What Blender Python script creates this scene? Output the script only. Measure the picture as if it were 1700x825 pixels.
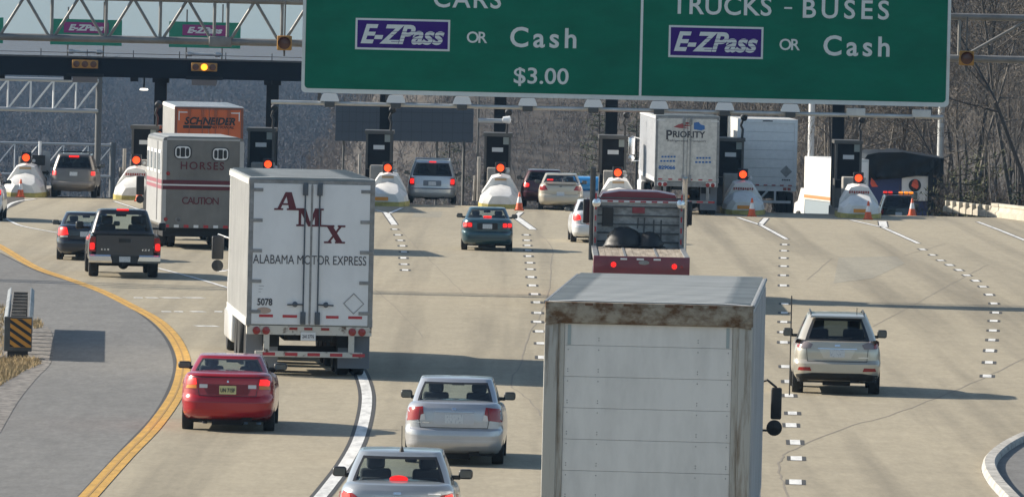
import bpy, bmesh, math, random
import numpy as np
from mathutils import Vector, Matrix
from mathutils.bvhtree import BVHTree

random.seed(7)
for o in list(bpy.data.objects):
    bpy.data.objects.remove(o)
SC = bpy.context.scene
COL = SC.collection
R = math.radians

# ------------------------------------------------------------------ camera
FOC, CAMH, HOR, ROLL = 13000.0, 7.6, 25.0, R(1.3)      # focal length in photo pixels, eye height, horizon row
PITCH = math.atan((412.5 - HOR) / FOC)
cam_d = bpy.data.cameras.new('camera'); cam = bpy.data.objects.new('camera', cam_d); COL.objects.link(cam)
cam_d.sensor_width = 36.0; cam_d.lens = FOC / 1700 * 36.0
cam_d.clip_start = 1.0; cam_d.clip_end = 8000
cam.matrix_world = Matrix.Translation((0, 0, CAMH)) @ Matrix.Rotation(R(90) - PITCH, 4, 'X') @ Matrix.Rotation(ROLL, 4, 'Z')
SC.camera = cam

# ------------------------------------------------------------------ light
SUN_EL = R(27); SUN_DIR = Vector((-0.955, 0.30, 0)).normalized() * math.cos(SUN_EL) + Vector((0, 0, math.sin(SUN_EL)))
w = bpy.data.worlds.new('World'); SC.world = w; w.use_nodes = True
nt = w.node_tree; bg = nt.nodes['Background']
sky = nt.nodes.new('ShaderNodeTexSky'); sky.sky_type = 'NISHITA'; sky.sun_disc = False
sky.sun_elevation = SUN_EL; sky.sun_rotation = math.atan2(SUN_DIR.x, SUN_DIR.y)
sky.dust_density = 0.9; sky.air_density = 1.0; sky.ozone_density = 1.6
tn = nt.nodes.new('ShaderNodeMix'); tn.data_type = 'RGBA'; tn.blend_type = 'MULTIPLY'; tn.inputs[0].default_value = 1.0; tc_ = nt.nodes.new('ShaderNodeTexCoord'); sx_ = nt.nodes.new('ShaderNodeSeparateXYZ'); rp_ = nt.nodes.new('ShaderNodeValToRGB')
nt.links.new(tc_.outputs['Generated'], sx_.inputs[0]); nt.links.new(sx_.outputs['Z'], rp_.inputs[0]); nt.links.new(rp_.outputs[0], tn.inputs[7])
rp_.color_ramp.elements[0].position = 0.02; rp_.color_ramp.elements[0].color = (0.61, 0.83, 1.22, 1)          # the cool band low over the horizon
rp_.color_ramp.elements[1].position = 0.16; rp_.color_ramp.elements[1].color = (0.96, 0.98, 0.96, 1)
nt.links.new(sky.outputs[0], tn.inputs[6]); nt.links.new(tn.outputs[2], bg.inputs[0]); bg.inputs[1].default_value = 0.095
sun_d = bpy.data.lights.new('sun', 'SUN'); sun = bpy.data.objects.new('sun', sun_d); COL.objects.link(sun)
sun_d.energy = 4.7; sun_d.angle = R(0.53); sun_d.color = (1.0, 0.945, 0.86)
sun.rotation_mode = 'QUATERNION'; sun.rotation_quaternion = (-SUN_DIR).to_track_quat('-Z', 'Y')
SC.view_settings.view_transform = 'Standard'; SC.view_settings.look = 'None'
SC.view_settings.exposure = 0.82; SC.view_settings.gamma = 1.0; SC.view_settings.use_curve_mapping = False
SC.view_settings.use_white_balance = True; SC.view_settings.white_balance_temperature = 6950; SC.view_settings.white_balance_tint = 10
SC.cycles.max_bounces = 6; SC.cycles.transparent_max_bounces = 12; SC.cycles.volume_bounces = 0
SC.cycles.volume_step_rate = 4

# ------------------------------------------------------------------ where things stand: a sight line meets the ground or a plane
def ray(px, py):
    dx, dy = px - 850.0, py - 412.5
    c, s = math.cos(ROLL), math.sin(ROLL)
    x, y = dx * c + dy * s, -dx * s + dy * c
    cp, sp = math.cos(PITCH), math.sin(PITCH)
    return Vector((x, FOC * cp - y * sp, -FOC * sp - y * cp))
def P(px, py, z=0.0):
    r = ray(px, py); t = (z - CAMH) / r.z
    return Vector((r.x * t, r.y * t, z))
def Q(px, py, d):
    r = ray(px, py); t = d / r.y
    return Vector((r.x * t, d, CAMH + r.z * t))
CREST = 310.0
def gz(d): return -0.045 * max(0.0, d - CREST)          # the road falls away beyond the booths
def head(vx):
    return math.atan((850 - vx) / FOC)

# ------------------------------------------------------------------ materials
MATS = {}
def mat(name, col, rough=0.6, metal=0.0, coat=0.0, noise=0.0, nscale=(6, 6, 6), emit=None, es=0.0, spec=0.5, bump=0.0, detail=6, col2=None, lo=0.35, hi=0.65):
    if name in MATS: return MATS[name]
    m = bpy.data.materials.new(name); m.use_nodes = True; t = m.node_tree; b = t.nodes['Principled BSDF']
    b.inputs['Base Color'].default_value = (*col, 1); b.inputs['Roughness'].default_value = rough
    b.inputs['Metallic'].default_value = metal; b.inputs['Coat Weight'].default_value = coat; b.inputs['Coat Roughness'].default_value = 0.06
    b.inputs['Specular IOR Level'].default_value = spec
    if noise > 0 or col2 or bump > 0:
        tc = t.nodes.new('ShaderNodeTexCoord'); mp = t.nodes.new('ShaderNodeMapping'); mp.inputs['Scale'].default_value = nscale
        nz = t.nodes.new('ShaderNodeTexNoise'); nz.inputs['Scale'].default_value = 1.0; nz.inputs['Detail'].default_value = detail; nz.inputs['Roughness'].default_value = 0.65
        t.links.new(tc.outputs['Object'], mp.inputs[0]); t.links.new(mp.outputs[0], nz.inputs[0])
        if noise > 0 or col2:
            cr = t.nodes.new('ShaderNodeValToRGB'); cr.color_ramp.elements[0].position = lo; cr.color_ramp.elements[1].position = hi
            c2 = col2 if col2 else tuple(c * (1 - noise) for c in col)
            cr.color_ramp.elements[0].color = (*c2, 1); cr.color_ramp.elements[1].color = (*col, 1)
            t.links.new(nz.outputs[0], cr.inputs[0]); t.links.new(cr.outputs[0], b.inputs['Base Color'])
        if bump > 0:
            bp = t.nodes.new('ShaderNodeBump'); bp.inputs['Strength'].default_value = bump; bp.inputs['Distance'].default_value = 0.02
            t.links.new(nz.outputs[0], bp.inputs['Height']); t.links.new(bp.outputs[0], b.inputs['Normal'])
    if emit:
        b.inputs['Emission Color'].default_value = (*emit, 1); b.inputs['Emission Strength'].default_value = es
    MATS[name] = m; return m
def glass(name, tint, refl=1.0):
    if name in MATS: return MATS[name]
    m = bpy.data.materials.new(name); m.use_nodes = True; t = m.node_tree; t.nodes.clear()
    out = t.nodes.new('ShaderNodeOutputMaterial'); tr = t.nodes.new('ShaderNodeBsdfTransparent'); gl = t.nodes.new('ShaderNodeBsdfGlossy')
    mx = t.nodes.new('ShaderNodeMixShader'); fr = t.nodes.new('ShaderNodeLayerWeight'); fr.inputs[0].default_value = 0.5
    pw = t.nodes.new('ShaderNodeMath'); pw.operation = 'POWER'; pw.inputs[1].default_value = 4.0; ad = t.nodes.new('ShaderNodeMath'); ad.operation = 'MULTIPLY_ADD'; ad.inputs[1].default_value = 0.85; ad.inputs[2].default_value = 0.045
    t.links.new(fr.outputs['Facing'], pw.inputs[0]); t.links.new(pw.outputs[0], ad.inputs[0])
    mu = t.nodes.new('ShaderNodeMath'); mu.operation = 'MULTIPLY'; mu.inputs[1].default_value = refl
    tr.inputs[0].default_value = (*tint, 1); gl.inputs['Roughness'].default_value = 0.03
    t.links.new(ad.outputs[0], mu.inputs[0]); t.links.new(mu.outputs[0], mx.inputs[0]); t.links.new(tr.outputs[0], mx.inputs[1]); t.links.new(gl.outputs[0], mx.inputs[2]); t.links.new(mx.outputs[0], out.inputs[0])
    MATS[name] = m; return m

# ------------------------------------------------------------------ mesh building
class MB:
    def __init__(s): s.v = []; s.f = []; s.m = []; s.k = 0
    def use(s, k): s.k = k; return s
    def add(s, vs, fs, M=None):
        o = len(s.v)
        for p in vs:
            p = Vector(p); s.v.append(M @ p if M else p)
        for f in fs: s.f.append(tuple(i + o for i in f)); s.m.append(s.k)
        return s
    def box(s, x0, x1, y0, y1, z0, z1, M=None, bev=0.0):
        if bev <= 0:
            vs = [(x, y, z) for x in (x0, x1) for y in (y0, y1) for z in (z0, z1)]
            return s.add(vs, [(0, 1, 3, 2), (4, 6, 7, 5), (0, 4, 5, 1), (2, 3, 7, 6), (0, 2, 6, 4), (1, 5, 7, 3)], M)
        bm = bmesh.new(); bmesh.ops.create_cube(bm, size=1.0)
        for v in bm.verts: v.co = Vector(((x0 + x1) / 2 + v.co.x * (x1 - x0), (y0 + y1) / 2 + v.co.y * (y1 - y0), (z0 + z1) / 2 + v.co.z * (z1 - z0)))
        bmesh.ops.bevel(bm, geom=bm.edges[:], offset=bev, segments=3, affect='EDGES', profile=0.5)
        return s.bm(bm, M)
    def bm(s, bm, M=None):
        bm.verts.index_update()
        s.add([v.co.copy() for v in bm.verts], [tuple(v.index for v in f.verts) for f in bm.faces], M); bm.free(); return s
    def tube(s, pts, r, n=8, cap=True, r1=None, M=None):
        pts = [Vector(p) for p in pts]; vs = []; fs = []; N = len(pts)
        for i, p in enumerate(pts):
            d = (pts[min(i + 1, N - 1)] - pts[max(i - 1, 0)]).normalized()
            a = Vector((0, 0, 1)) if abs(d.z) < 0.9 else Vector((1, 0, 0))
            u = d.cross(a).normalized(); w_ = d.cross(u)
            rr = r if r1 is None else r + (r1 - r) * i / max(1, N - 1)
            for k in range(n):
                t = 2 * math.pi * k / n; vs.append(p + u * (rr * math.cos(t)) + w_ * (rr * math.sin(t)))
        for i in range(N - 1):
            for k in range(n): fs.append((i * n + k, i * n + (k + 1) % n, (i + 1) * n + (k + 1) % n, (i + 1) * n + k))
        if cap: fs.append(tuple(range(n - 1, -1, -1))); fs.append(tuple((N - 1) * n + k for k in range(n)))
        return s.add(vs, fs, M)
    def lathe(s, prof, n=20, axis='Z', M=None):
        vs = []; fs = []; N = len(prof)
        for (r, h) in prof:
            for k in range(n):
                t = 2 * math.pi * k / n; a, b = r * math.cos(t), r * math.sin(t)
                vs.append((a, b, h) if axis == 'Z' else ((h, a, b) if axis == 'X' else (a, h, b)))
        for i in range(N - 1):
            for k in range(n): fs.append((i * n + k, i * n + (k + 1) % n, (i + 1) * n + (k + 1) % n, (i + 1) * n + k))
        if prof[0][0] > 1e-6: fs.append(tuple(range(n - 1, -1, -1)))
        if prof[-1][0] > 1e-6: fs.append(tuple((N - 1) * n + k for k in range(n)))
        return s.add(vs, fs, M)
    def prism(s, outline, y0, y1, M=None):       # outline in x,z, given a depth along y
        n = len(outline); vs = [(x, y0, z) for x, z in outline] + [(x, y1, z) for x, z in outline]
        fs = [tuple(range(n)), tuple(range(2 * n - 1, n - 1, -1))] + [(i, n + i, n + (i + 1) % n, (i + 1) % n) for i in range(n)]
        return s.add(vs, fs, M)
    def loft(s, rings, cap0=True, cap1=True, M=None, closed=True):
        n = len(rings[0]); vs = [p for r in rings for p in r]; fs = []
        for i in range(len(rings) - 1):
            for k in range(n if closed else n - 1): fs.append((i * n + k, i * n + (k + 1) % n, (i + 1) * n + (k + 1) % n, (i + 1) * n + k))
        if cap0: fs.append(tuple(range(n - 1, -1, -1)))
        if cap1: fs.append(tuple((len(rings) - 1) * n + k for k in range(n)))
        return s.add(vs, fs, M)
    def build(s, name, mats, parent=None, smooth=None, loc=None):
        me = bpy.data.meshes.new(name); me.from_pydata([tuple(p) for p in s.v], [], s.f)
        if not isinstance(mats, (list, tuple)): mats = [mats]
        for m in mats: me.materials.append(m)
        if len(mats) > 1: me.polygons.foreach_set('material_index', s.m)
        bm = bmesh.new(); bm.from_mesh(me); bmesh.ops.recalc_face_normals(bm, faces=bm.faces[:]); bm.to_mesh(me); bm.free()
        if smooth is not None:
            me.shade_smooth()
            if smooth > 0: me.set_sharp_from_angle(angle=R(smooth))
        me.update()
        o = bpy.data.objects.new(name, me); COL.objects.link(o)
        if parent: o.parent = parent
        if loc is not None: o.location = loc
        return o

def tag(o, label=None, cat=None, group=None, kind=None):
    if label: o['label'] = label
    if cat: o['category'] = cat
    if group: o['group'] = group
    if kind: o['kind'] = kind
    return o
def thing(name, label, cat, loc=(0, 0, 0), rz=0.0, group=None):
    o = bpy.data.objects.new(name, None); COL.objects.link(o); o.location = loc; o.rotation_euler = (0, 0, rz); o.empty_display_size = 0.2
    return tag(o, label, cat, group)
def copy_tree(o, parent=None):
    c = o.copy(); COL.objects.link(c)
    if parent: c.parent = parent
    for ch in [x for x in bpy.data.objects if x.parent == o]: copy_tree(ch, c)
    return c

# ------------------------------------------------------------------ lettering (Blender's own font turned into meshes)
def text_mesh(body, size=1.0, bold=0.0, shear=0.0, space=1.0, ext=0.0):
    cu = bpy.data.curves.new('txt', 'FONT'); cu.body = body; cu.size = 1.0; cu.offset = bold; cu.shear = shear; cu.space_character = space; cu.extrude = ext; cu.resolution_u = 4
    ob = bpy.data.objects.new('txt', cu); COL.objects.link(ob); bpy.context.view_layer.update()
    me = bpy.data.meshes.new_from_object(ob.evaluated_get(bpy.context.evaluated_depsgraph_get()))
    vs = [v.co.copy() for v in me.vertices]; fs = [tuple(p.vertices) for p in me.polygons]
    bpy.data.objects.remove(ob); bpy.data.meshes.remove(me); bpy.data.curves.remove(cu)
    return vs, fs
def bounds(vs):
    return min(v.x for v in vs), max(v.x for v in vs), min(v.y for v in vs), max(v.y for v in vs)
def text_at(mb, body, cx, cz, wd, ht, y, bold=0.02, shear=0.0, depth=0.004, fitspace=True, M=None):
    """put lettering centred on (cx, cz) in the x-z plane at depth y, facing -y, wd wide and ht tall"""
    sp = 1.0
    if fitspace and len(body) > 1:
        b1 = bounds(text_mesh(body, bold=bold, shear=shear, space=1.0)[0]); b2 = bounds(text_mesh(body, bold=bold, shear=shear, space=2.0)[0])
        h = b1[3] - b1[2]; want = wd / ht * h; w1, w2 = b1[1] - b1[0], b2[1] - b2[0]
        if w2 - w1 > 1e-4: sp = max(0.8, min(3.0, 1 + (want - w1) / (w2 - w1)))
    vs, fs = text_mesh(body, bold=bold, shear=shear, space=sp, ext=1.0)
    b = bounds(vs); sx, sy = wd / (b[1] - b[0]), ht / (b[3] - b[2])
    out = [((v.x - (b[0] + b[1]) / 2) * sx + cx, y - (v.z * 0.5 + 0.5) * depth, (v.y - (b[2] + b[3]) / 2) * sy + cz) for v in vs]
    mb.add(out, fs, M); return mb
# ================================================================== SETTING
def ss(a, b, x):
    t = np.clip((x - a) / (b - a), 0, 1); return t * t * (3 - 2 * t)
def terrain_h(x, y):
    x = np.asarray(x, float); y = np.asarray(y, float)
    base = -0.045 * np.clip(y - 310, 0, 500)
    xe = 25 - 0.09 * (y - 335)
    right = 30 * ss(0, 75, x - np.maximum(xe, -12)) * ss(325, 350, y) * ss(17, 24, x + (y - 325) * 0.15)
    mid = 30 * ss(520, 720, y) * ss(-18, 2, x + 6)
    far = 4.5 * ss(1000, 1900, y) + 22 * ss(1100, 2100, y) * ss(-30, 60, x)
    bank = 0.5 * ss(-15, -40, x) * ss(330, 300, y)
    return base + right + mid + far + bank - 0.02
xs = np.unique(np.concatenate([np.linspace(-700, -100, 25), np.linspace(-100, 100, 81), np.linspace(100, 700, 25)]))
ys = np.unique(np.concatenate([np.linspace(-30, 325, 24), np.linspace(325, 760, 100), np.linspace(760, 2600, 60), np.linspace(2600, 6000, 8)]))
GX, GY = np.meshgrid(xs, ys); GZ = terrain_h(GX, GY)
mb = MB(); nx = len(xs)
mb.v = [Vector(t) for t in zip(GX.ravel(), GY.ravel(), GZ.ravel())]
mb.f = [(j * nx + i, j * nx + i + 1, (j + 1) * nx + i + 1, (j + 1) * nx + i) for j in range(len(ys) - 1) for i in range(nx - 1)]; mb.m = [0] * len(mb.f)
M_LITTER = mat('leaf_litter', (0.060, 0.049, 0.040), 0.95, noise=1, col2=(0.030, 0.026, 0.022), nscale=(0.35, 0.35, 0.35), bump=0.4)
tag(mb.build('ground', M_LITTER, smooth=0), kind='structure')

def road_material(name, c_hi, c_lo, streak=0.25, fine=0.2):
    m = bpy.data.materials.new(name); m.use_nodes = True; t = m.node_tree; b = t.nodes['Principled BSDF']; L = t.links
    tc = t.nodes.new('ShaderNodeTexCoord')
    def nz(scale, detail=5, rough=0.6):
        mp = t.nodes.new('ShaderNodeMapping'); mp.inputs['Scale'].default_value = scale
        n = t.nodes.new('ShaderNodeTexNoise'); n.inputs['Scale'].default_value = 1; n.inputs['Detail'].default_value = detail; n.inputs['Roughness'].default_value = rough
        L.new(tc.outputs['Object'], mp.inputs[0]); L.new(mp.outputs[0], n.inputs[0]); return n.outputs[0]
    def ramp(f, lo, hi, c0, c1):
        r = t.nodes.new('ShaderNodeValToRGB'); r.color_ramp.elements[0].position = lo; r.color_ramp.elements[1].position = hi
        r.color_ramp.elements[0].color = (*c0, 1); r.color_ramp.elements[1].color = (*c1, 1); L.new(f, r.inputs[0]); return r.outputs[0]
    def mul(a, b_, fac=1.0):
        x = t.nodes.new('ShaderNodeMix'); x.data_type = 'RGBA'; x.blend_type = 'MULTIPLY'; x.inputs[0].default_value = fac
        L.new(a, x.inputs[6]); L.new(b_, x.inputs[7]); return x.outputs[2]
    base = ramp(nz((0.12, 0.03, 1)), 0.3, 0.7, c_lo, c_hi)
    k = 1 - streak
    st = ramp(nz((0.75, 0.012, 1), 4, 0.55), 0.28, 0.52, (k, k, k * 1.01), (1, 1, 1))          # tyre and drip wear running along the lanes
    st2 = ramp(nz((0.4, 1.3, 1), 3, 0.5), 0.25, 0.5, (0.94, 0.94, 0.94), (1, 1, 1))            # tining across
    fi = ramp(nz((9, 1.6, 9), 8, 0.75), 0.3, 0.7, (1 - fine,) * 3, (1, 1, 1))
    fi2 = ramp(nz((2.2, 0.5, 2), 8, 0.75), 0.35, 0.62, (1 - fine * 0.7,) * 3, (1, 1, 1))
    c = mul(mul(mul(mul(base, st), st2), fi), fi2)
    L.new(c, b.inputs['Base Color']); b.inputs['Roughness'].default_value = 0.85; b.inputs['Specular IOR Level'].default_value = 0.25
    MATS[name] = m; return m
M_CONC = road_material('pale_concrete', (0.405, 0.353, 0.258), (0.35, 0.306, 0.226), 0.36)
M_ASPH = road_material('grey_asphalt', (0.225, 0.22, 0.21), (0.195, 0.191, 0.183), 0.12, 0.3)
def sheet(name, pts, z, m, kind='structure', thick=0.0):
    mb = MB(); bm = bmesh.new(); vs = [bm.verts.new((p[0], p[1], z)) for p in pts]; bm.faces.new(vs)
    bmesh.ops.triangulate(bm, faces=bm.faces[:])
    o = mb.bm(bm).build(name, m); o['kind'] = kind; return o
def px_line(pts): return [P(x, y) for x, y in pts]
def smooth_line(pts, n=6):
    out = []; p = [Vector(q) for q in pts]; p = [p[0] * 2 - p[1]] + p + [p[-1] * 2 - p[-2]]
    for i in range(1, len(p) - 2):
        for k in range(n):
            t = k / n; a, b, c, d = p[i - 1:i + 3]
            out.append(0.5 * ((2 * b) + (c - a) * t + (2 * a - 5 * b + 4 * c - d) * t * t + (3 * b - a - 3 * c + d) * t ** 3))
    out.append(p[-2]); return out
# the concrete plaza, running over the crest and down behind the booths
mb = MB(); yy = [20, 100, 200, 290, 304, 310, 312, 320, 336, 360, 400, 500, 640]
zz = [gz(y) for y in yy]
rows = []
for y, z in zip(yy, zz): rows.append([(-34 + (0 if y < 340 else (y - 340) * 0.02), y, z + 0.012), (22.5 - max(0, y - 370) * 0.1, y, z + 0.012)])
mb.loft(rows, False, False, closed=False); tag(mb.build('toll_road', M_CONC), kind='structure')
edge = smooth_line(px_line([(132, 825), (201, 750), (258, 688), (286, 632), (289, 596), (273, 560), (242, 529), (196, 500), (129, 472), (62, 451), (0, 421)]))
e0 = [Vector((edge[0].x - 8, 20, 0)), Vector((edge[0].x - 1.2, 90, 0))]
leftpts = [(-45, 262), (-45, 20)]
sheet('shoulder', e0 + edge + [Vector((-22, 262, 0)), Vector((-45, 270, 0)), Vector((-45, 20, 0))], 0.016, M_ASPH)
# verge: gravel, then dry grass, left of the shoulder
M_GRAV = mat('grey_gravel', (0.24, 0.22, 0.20), 0.95, noise=1, col2=(0.07, 0.065, 0.06), nscale=(5, 3, 5), detail=10, bump=0.6)
grav = px_line([(0, 720), (30, 668), (60, 630), (84, 604), (89, 575), (84, 550), (70, 538), (45, 528), (10, 505)])
sheet('verge', [Vector((-16, 90, 0))] + smooth_line(grav, 4) + [Vector((-26, 205, 0)), Vector((-45, 205, 0)), Vector((-45, 90, 0))], 0.022, M_GRAV)

# painted lines: a white or yellow stripe with its dark contrast edge, each stripe a sheet above the slab
M_WHITE = mat('white_road_paint', (0.72, 0.71, 0.68), 0.6, noise=0.42, nscale=(5, .8, 5), lo=.3, hi=.58)
M_YELLOW = mat('yellow_road_paint', (0.60, 0.33, 0.045), 0.6, noise=0.35, nscale=(5, 1.2, 5))
M_BLACK = mat('black_contrast_paint', (0.045, 0.043, 0.042), 0.8, noise=0.3)
M_PALE = mat('pale_grout', (0.46, 0.41, 0.34), 0.9, noise=0.2)
def stripe(mb, pts, w, z, k, off=0.0):
    mb.use(k); n = len(pts); L = []; 
    for i, p in enumerate(pts):
        d = (pts[min(i + 1, n - 1)] - pts[max(i - 1, 0)]); d.z = 0; d.normalize(); nrm = Vector((d.y, -d.x, 0))
        L.append([p + nrm * (off - w / 2) + Vector((0, 0, z)), p + nrm * (off + w / 2) + Vector((0, 0, z))])
    mb.loft(L, False, False, closed=False)
def lane_line(pts, w=0.17, b=0.05, smooth=True):
    p = px_line(pts); p = smooth_line(p) if smooth else p
    mb = MB(); stripe(mb, p, w + 2 * b, 0.017, 0); stripe(mb, p, w, 0.021, 1)
    return tag(mb.build('lane_line', [M_BLACK, M_WHITE]), kind='structure')
yl = smooth_line(px_line([(130, 842), (147, 825), (206, 760), (258, 706), (294, 652), (305, 606), (299, 580), (283, 554), (258, 531), (222, 511), (170, 485), (113, 464), (57, 444), (0, 410), (-40, 392)]))
mb = MB(); stripe(mb, yl, 0.30, 0.021, 0); stripe(mb, yl, 0.035, 0.025, 1, -0.01)
tag(mb.build('edge_line', [M_YELLOW, mat('worn_yellow_seam', (0.33, 0.19, 0.05), 0.8)]), kind='structure')
mb = MB(); stripe(mb, edge, 0.07, 0.020, 0); tag(mb.build('shoulder_joint', M_BLACK), kind='structure')
lane_line([(512, 850), (530, 828), (547, 807), (573, 772), (593, 736), (604, 701), (609, 671), (608, 649), (601, 626), (588, 600)], 0.20, 0.07)
lane_line([(262, 446), (300, 456), (340, 467), (382, 480)], 0.12, 0.02)
lane_line([(-6, 350), (6, 361), (30, 374), (60, 381), (94, 387), (130, 393)], 0.13, 0.02)
lane_line([(-4, 362), (3, 353), (15, 341), (30, 335), (58, 331)], 0.16, 0.05)
for seg, ww in (([(624, 350), (641, 354)], .12), ([(667, 346), (646, 355)], .16), ([(641, 354), (655, 374)], .22), ([(838, 359), (855, 361)], .12), ([(865, 353), (856, 361)], .2), ([(856, 361), (885, 382)], .26),
                ([(1225, 362), (1262, 374), (1306, 398)], .15), ([(1272, 363), (1262, 374)], .2), ([(1412, 366), (1465, 378), (1525, 405)], .15), ([(1465, 368), (1467, 378)], .3), ([(190, 335), (232, 349)], .12),
                ([(1623, 369), (1660, 383), (1702, 400)], .14), ([(1040, 356), (1060, 372)], .15)):
    lane_line(seg, ww, 0.045, False)
DASH = [[(656, 381.6), (661, 390.7), (664.7, 399.8), (667.6, 408.9), (669.5, 419), (670.5, 429.3), (671.6, 439.5), (672.4, 449.3)],
        [(874.5, 390.7), (875, 399.8), (876, 408.5), (876.8, 416.5), (878, 426.4), (879, 437), (880, 448), (882, 461), (884, 475), (887, 489), (890, 503), (892, 520), (893, 535), (896, 551), (898, 571), (899, 594)],
        [(1302, 407), (1302, 417), (1301, 429), (1301, 443), (1300, 458), (1300, 475), (1303, 505), (1303, 520), (1302, 535), (1301, 552), (1302, 569), (1306, 610), (1309, 634), (1311, 658), (1314, 687), (1315, 707), (1319, 735), (1321, 762), (1322, 802)],
        [(1531, 415), (1548, 424), (1562, 433), (1577, 441), (1592, 449), (1606, 458), (1620, 467), (1632, 477), (1642, 490), (1650, 505), (1652, 520), (1651, 534), (1648, 550), (1646, 565), (1643, 583), (1641, 603), (1639, 625)]]
for col in DASH:
    p = px_line(col); mb = MB()
    for i, q in enumerate(p):
        d = (p[min(i + 1, len(p) - 1)] - p[max(0, i - 1)]).normalized(); k = random.uniform(.62, .84); j = Vector((random.uniform(-.02, .02), random.uniform(-.15, .15), 0)); a = q - d * k + j; b = q + d * k + j
        stripe(mb, [a, b], 0.33, 0.017, 0); stripe(mb, [a, b], random.uniform(.17, .205), 0.021, 1)
    tag(mb.build('lane_line', [M_BLACK, M_WHITE]), kind='structure')
mb = MB()
for y, xsx in ((495, [(222, 237), (242, 262), (268, 300), (306, 338)]), (518, [(268, 284), (289, 304), (317, 340), (356, 369)]), (542, [(325, 361)])):
    for a, b in xsx: stripe(mb, [P(a, y), P(b, y + .3)], 0.5, 0.018, 0)
tag(mb.build('rumble_marking', M_WHITE), kind='structure')
# joints and cracks of the slabs
M_CRACK = mat('dark_joint_sealer', (0.215, 0.185, 0.145), 0.9)
mb = MB()
def crack(pts, w=0.035):
    p = smooth_line(px_line(pts), 5); q = []
    for i, a in enumerate(p): q.append(a + Vector((random.uniform(-.03, .03), 0, 0)))
    stripe(mb, q, w * .8, 0.0155, 0)
crack([(665, 383), (695, 415), (731, 450), (770, 487)], .025); crack([(622, 480), (660, 515), (703, 560)], .03)
crack([(887, 382), (915, 410), (914, 440), (913, 470), (900, 515), (880, 555), (866, 600), (848, 638), (877, 664), (898, 691)])
crack([(1312, 835), (1300, 800), (1294, 782), (1296, 762), (1320, 746), (1402, 711), (1475, 691), (1540, 667), (1629, 630), (1700, 596), (1760, 570)], .045)
crack([(1450, 543), (1500, 516), (1548, 490), (1600, 461), (1640, 440)], .03); crack([(1340, 465), (1380, 430)], .03)
crack([(1500, 425), (1570, 405)], .03)
tag(mb.build('slab_joint', M_CRACK), kind='structure')
M_PATCH = road_material('grey_slab_patch', (0.355, 0.325, 0.255), (0.315, 0.288, 0.228), 0.25)
sheet('slab_patch', px_line([(1392, 428), (1488, 426), (1502, 438), (1448, 463), (1384, 471)]), 0.0150, M_PATCH); sheet('slab_patch', px_line([(690, 352), (735, 352), (732, 362), (684, 361)]), 0.0150, M_PATCH); sheet('slab_patch', px_line([(300, 338), (352, 339), (352, 352), (292, 350)]), 0.0150, M_PATCH)
# kerbed nose of the gore at lower right
outer = smooth_line(px_line([(1760, 705), (1700, 727), (1662, 746), (1639, 766), (1635, 782), (1645, 803), (1664, 825), (1690, 850), (1740, 885)]))
sheet('gore', outer + [Vector((14, 105, 0)), Vector((14, 135, 0))], 0.030, M_ASPH)
M_KERB = mat('worn_white_kerb', (0.50, 0.48, 0.44), 0.85, noise=0.6, nscale=(5, 5, 5), detail=9)
mb = MB(); L = []
n = len(outer)
for i, p in enumerate(outer):
    d = (outer[min(i + 1, n - 1)] - outer[max(i - 1, 0)]).normalized(); nr = Vector((-d.y, d.x, 0))
    L.append([p + nr * a + Vector((0, 0, z)) for a, z in ((-.06, .0), (-.03, .10), (0, .13), (.17, .13), (.20, .10), (.22, .0))])
mb.loft(L, True, True, closed=False); tag(mb.build('kerb', M_KERB, smooth=30), kind='structure')
mb = MB(); stripe(mb, outer, 0.12, 0.0195, 0, 0.0); tag(mb.build('kerb_joint', M_BLACK), kind='structure')

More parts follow.
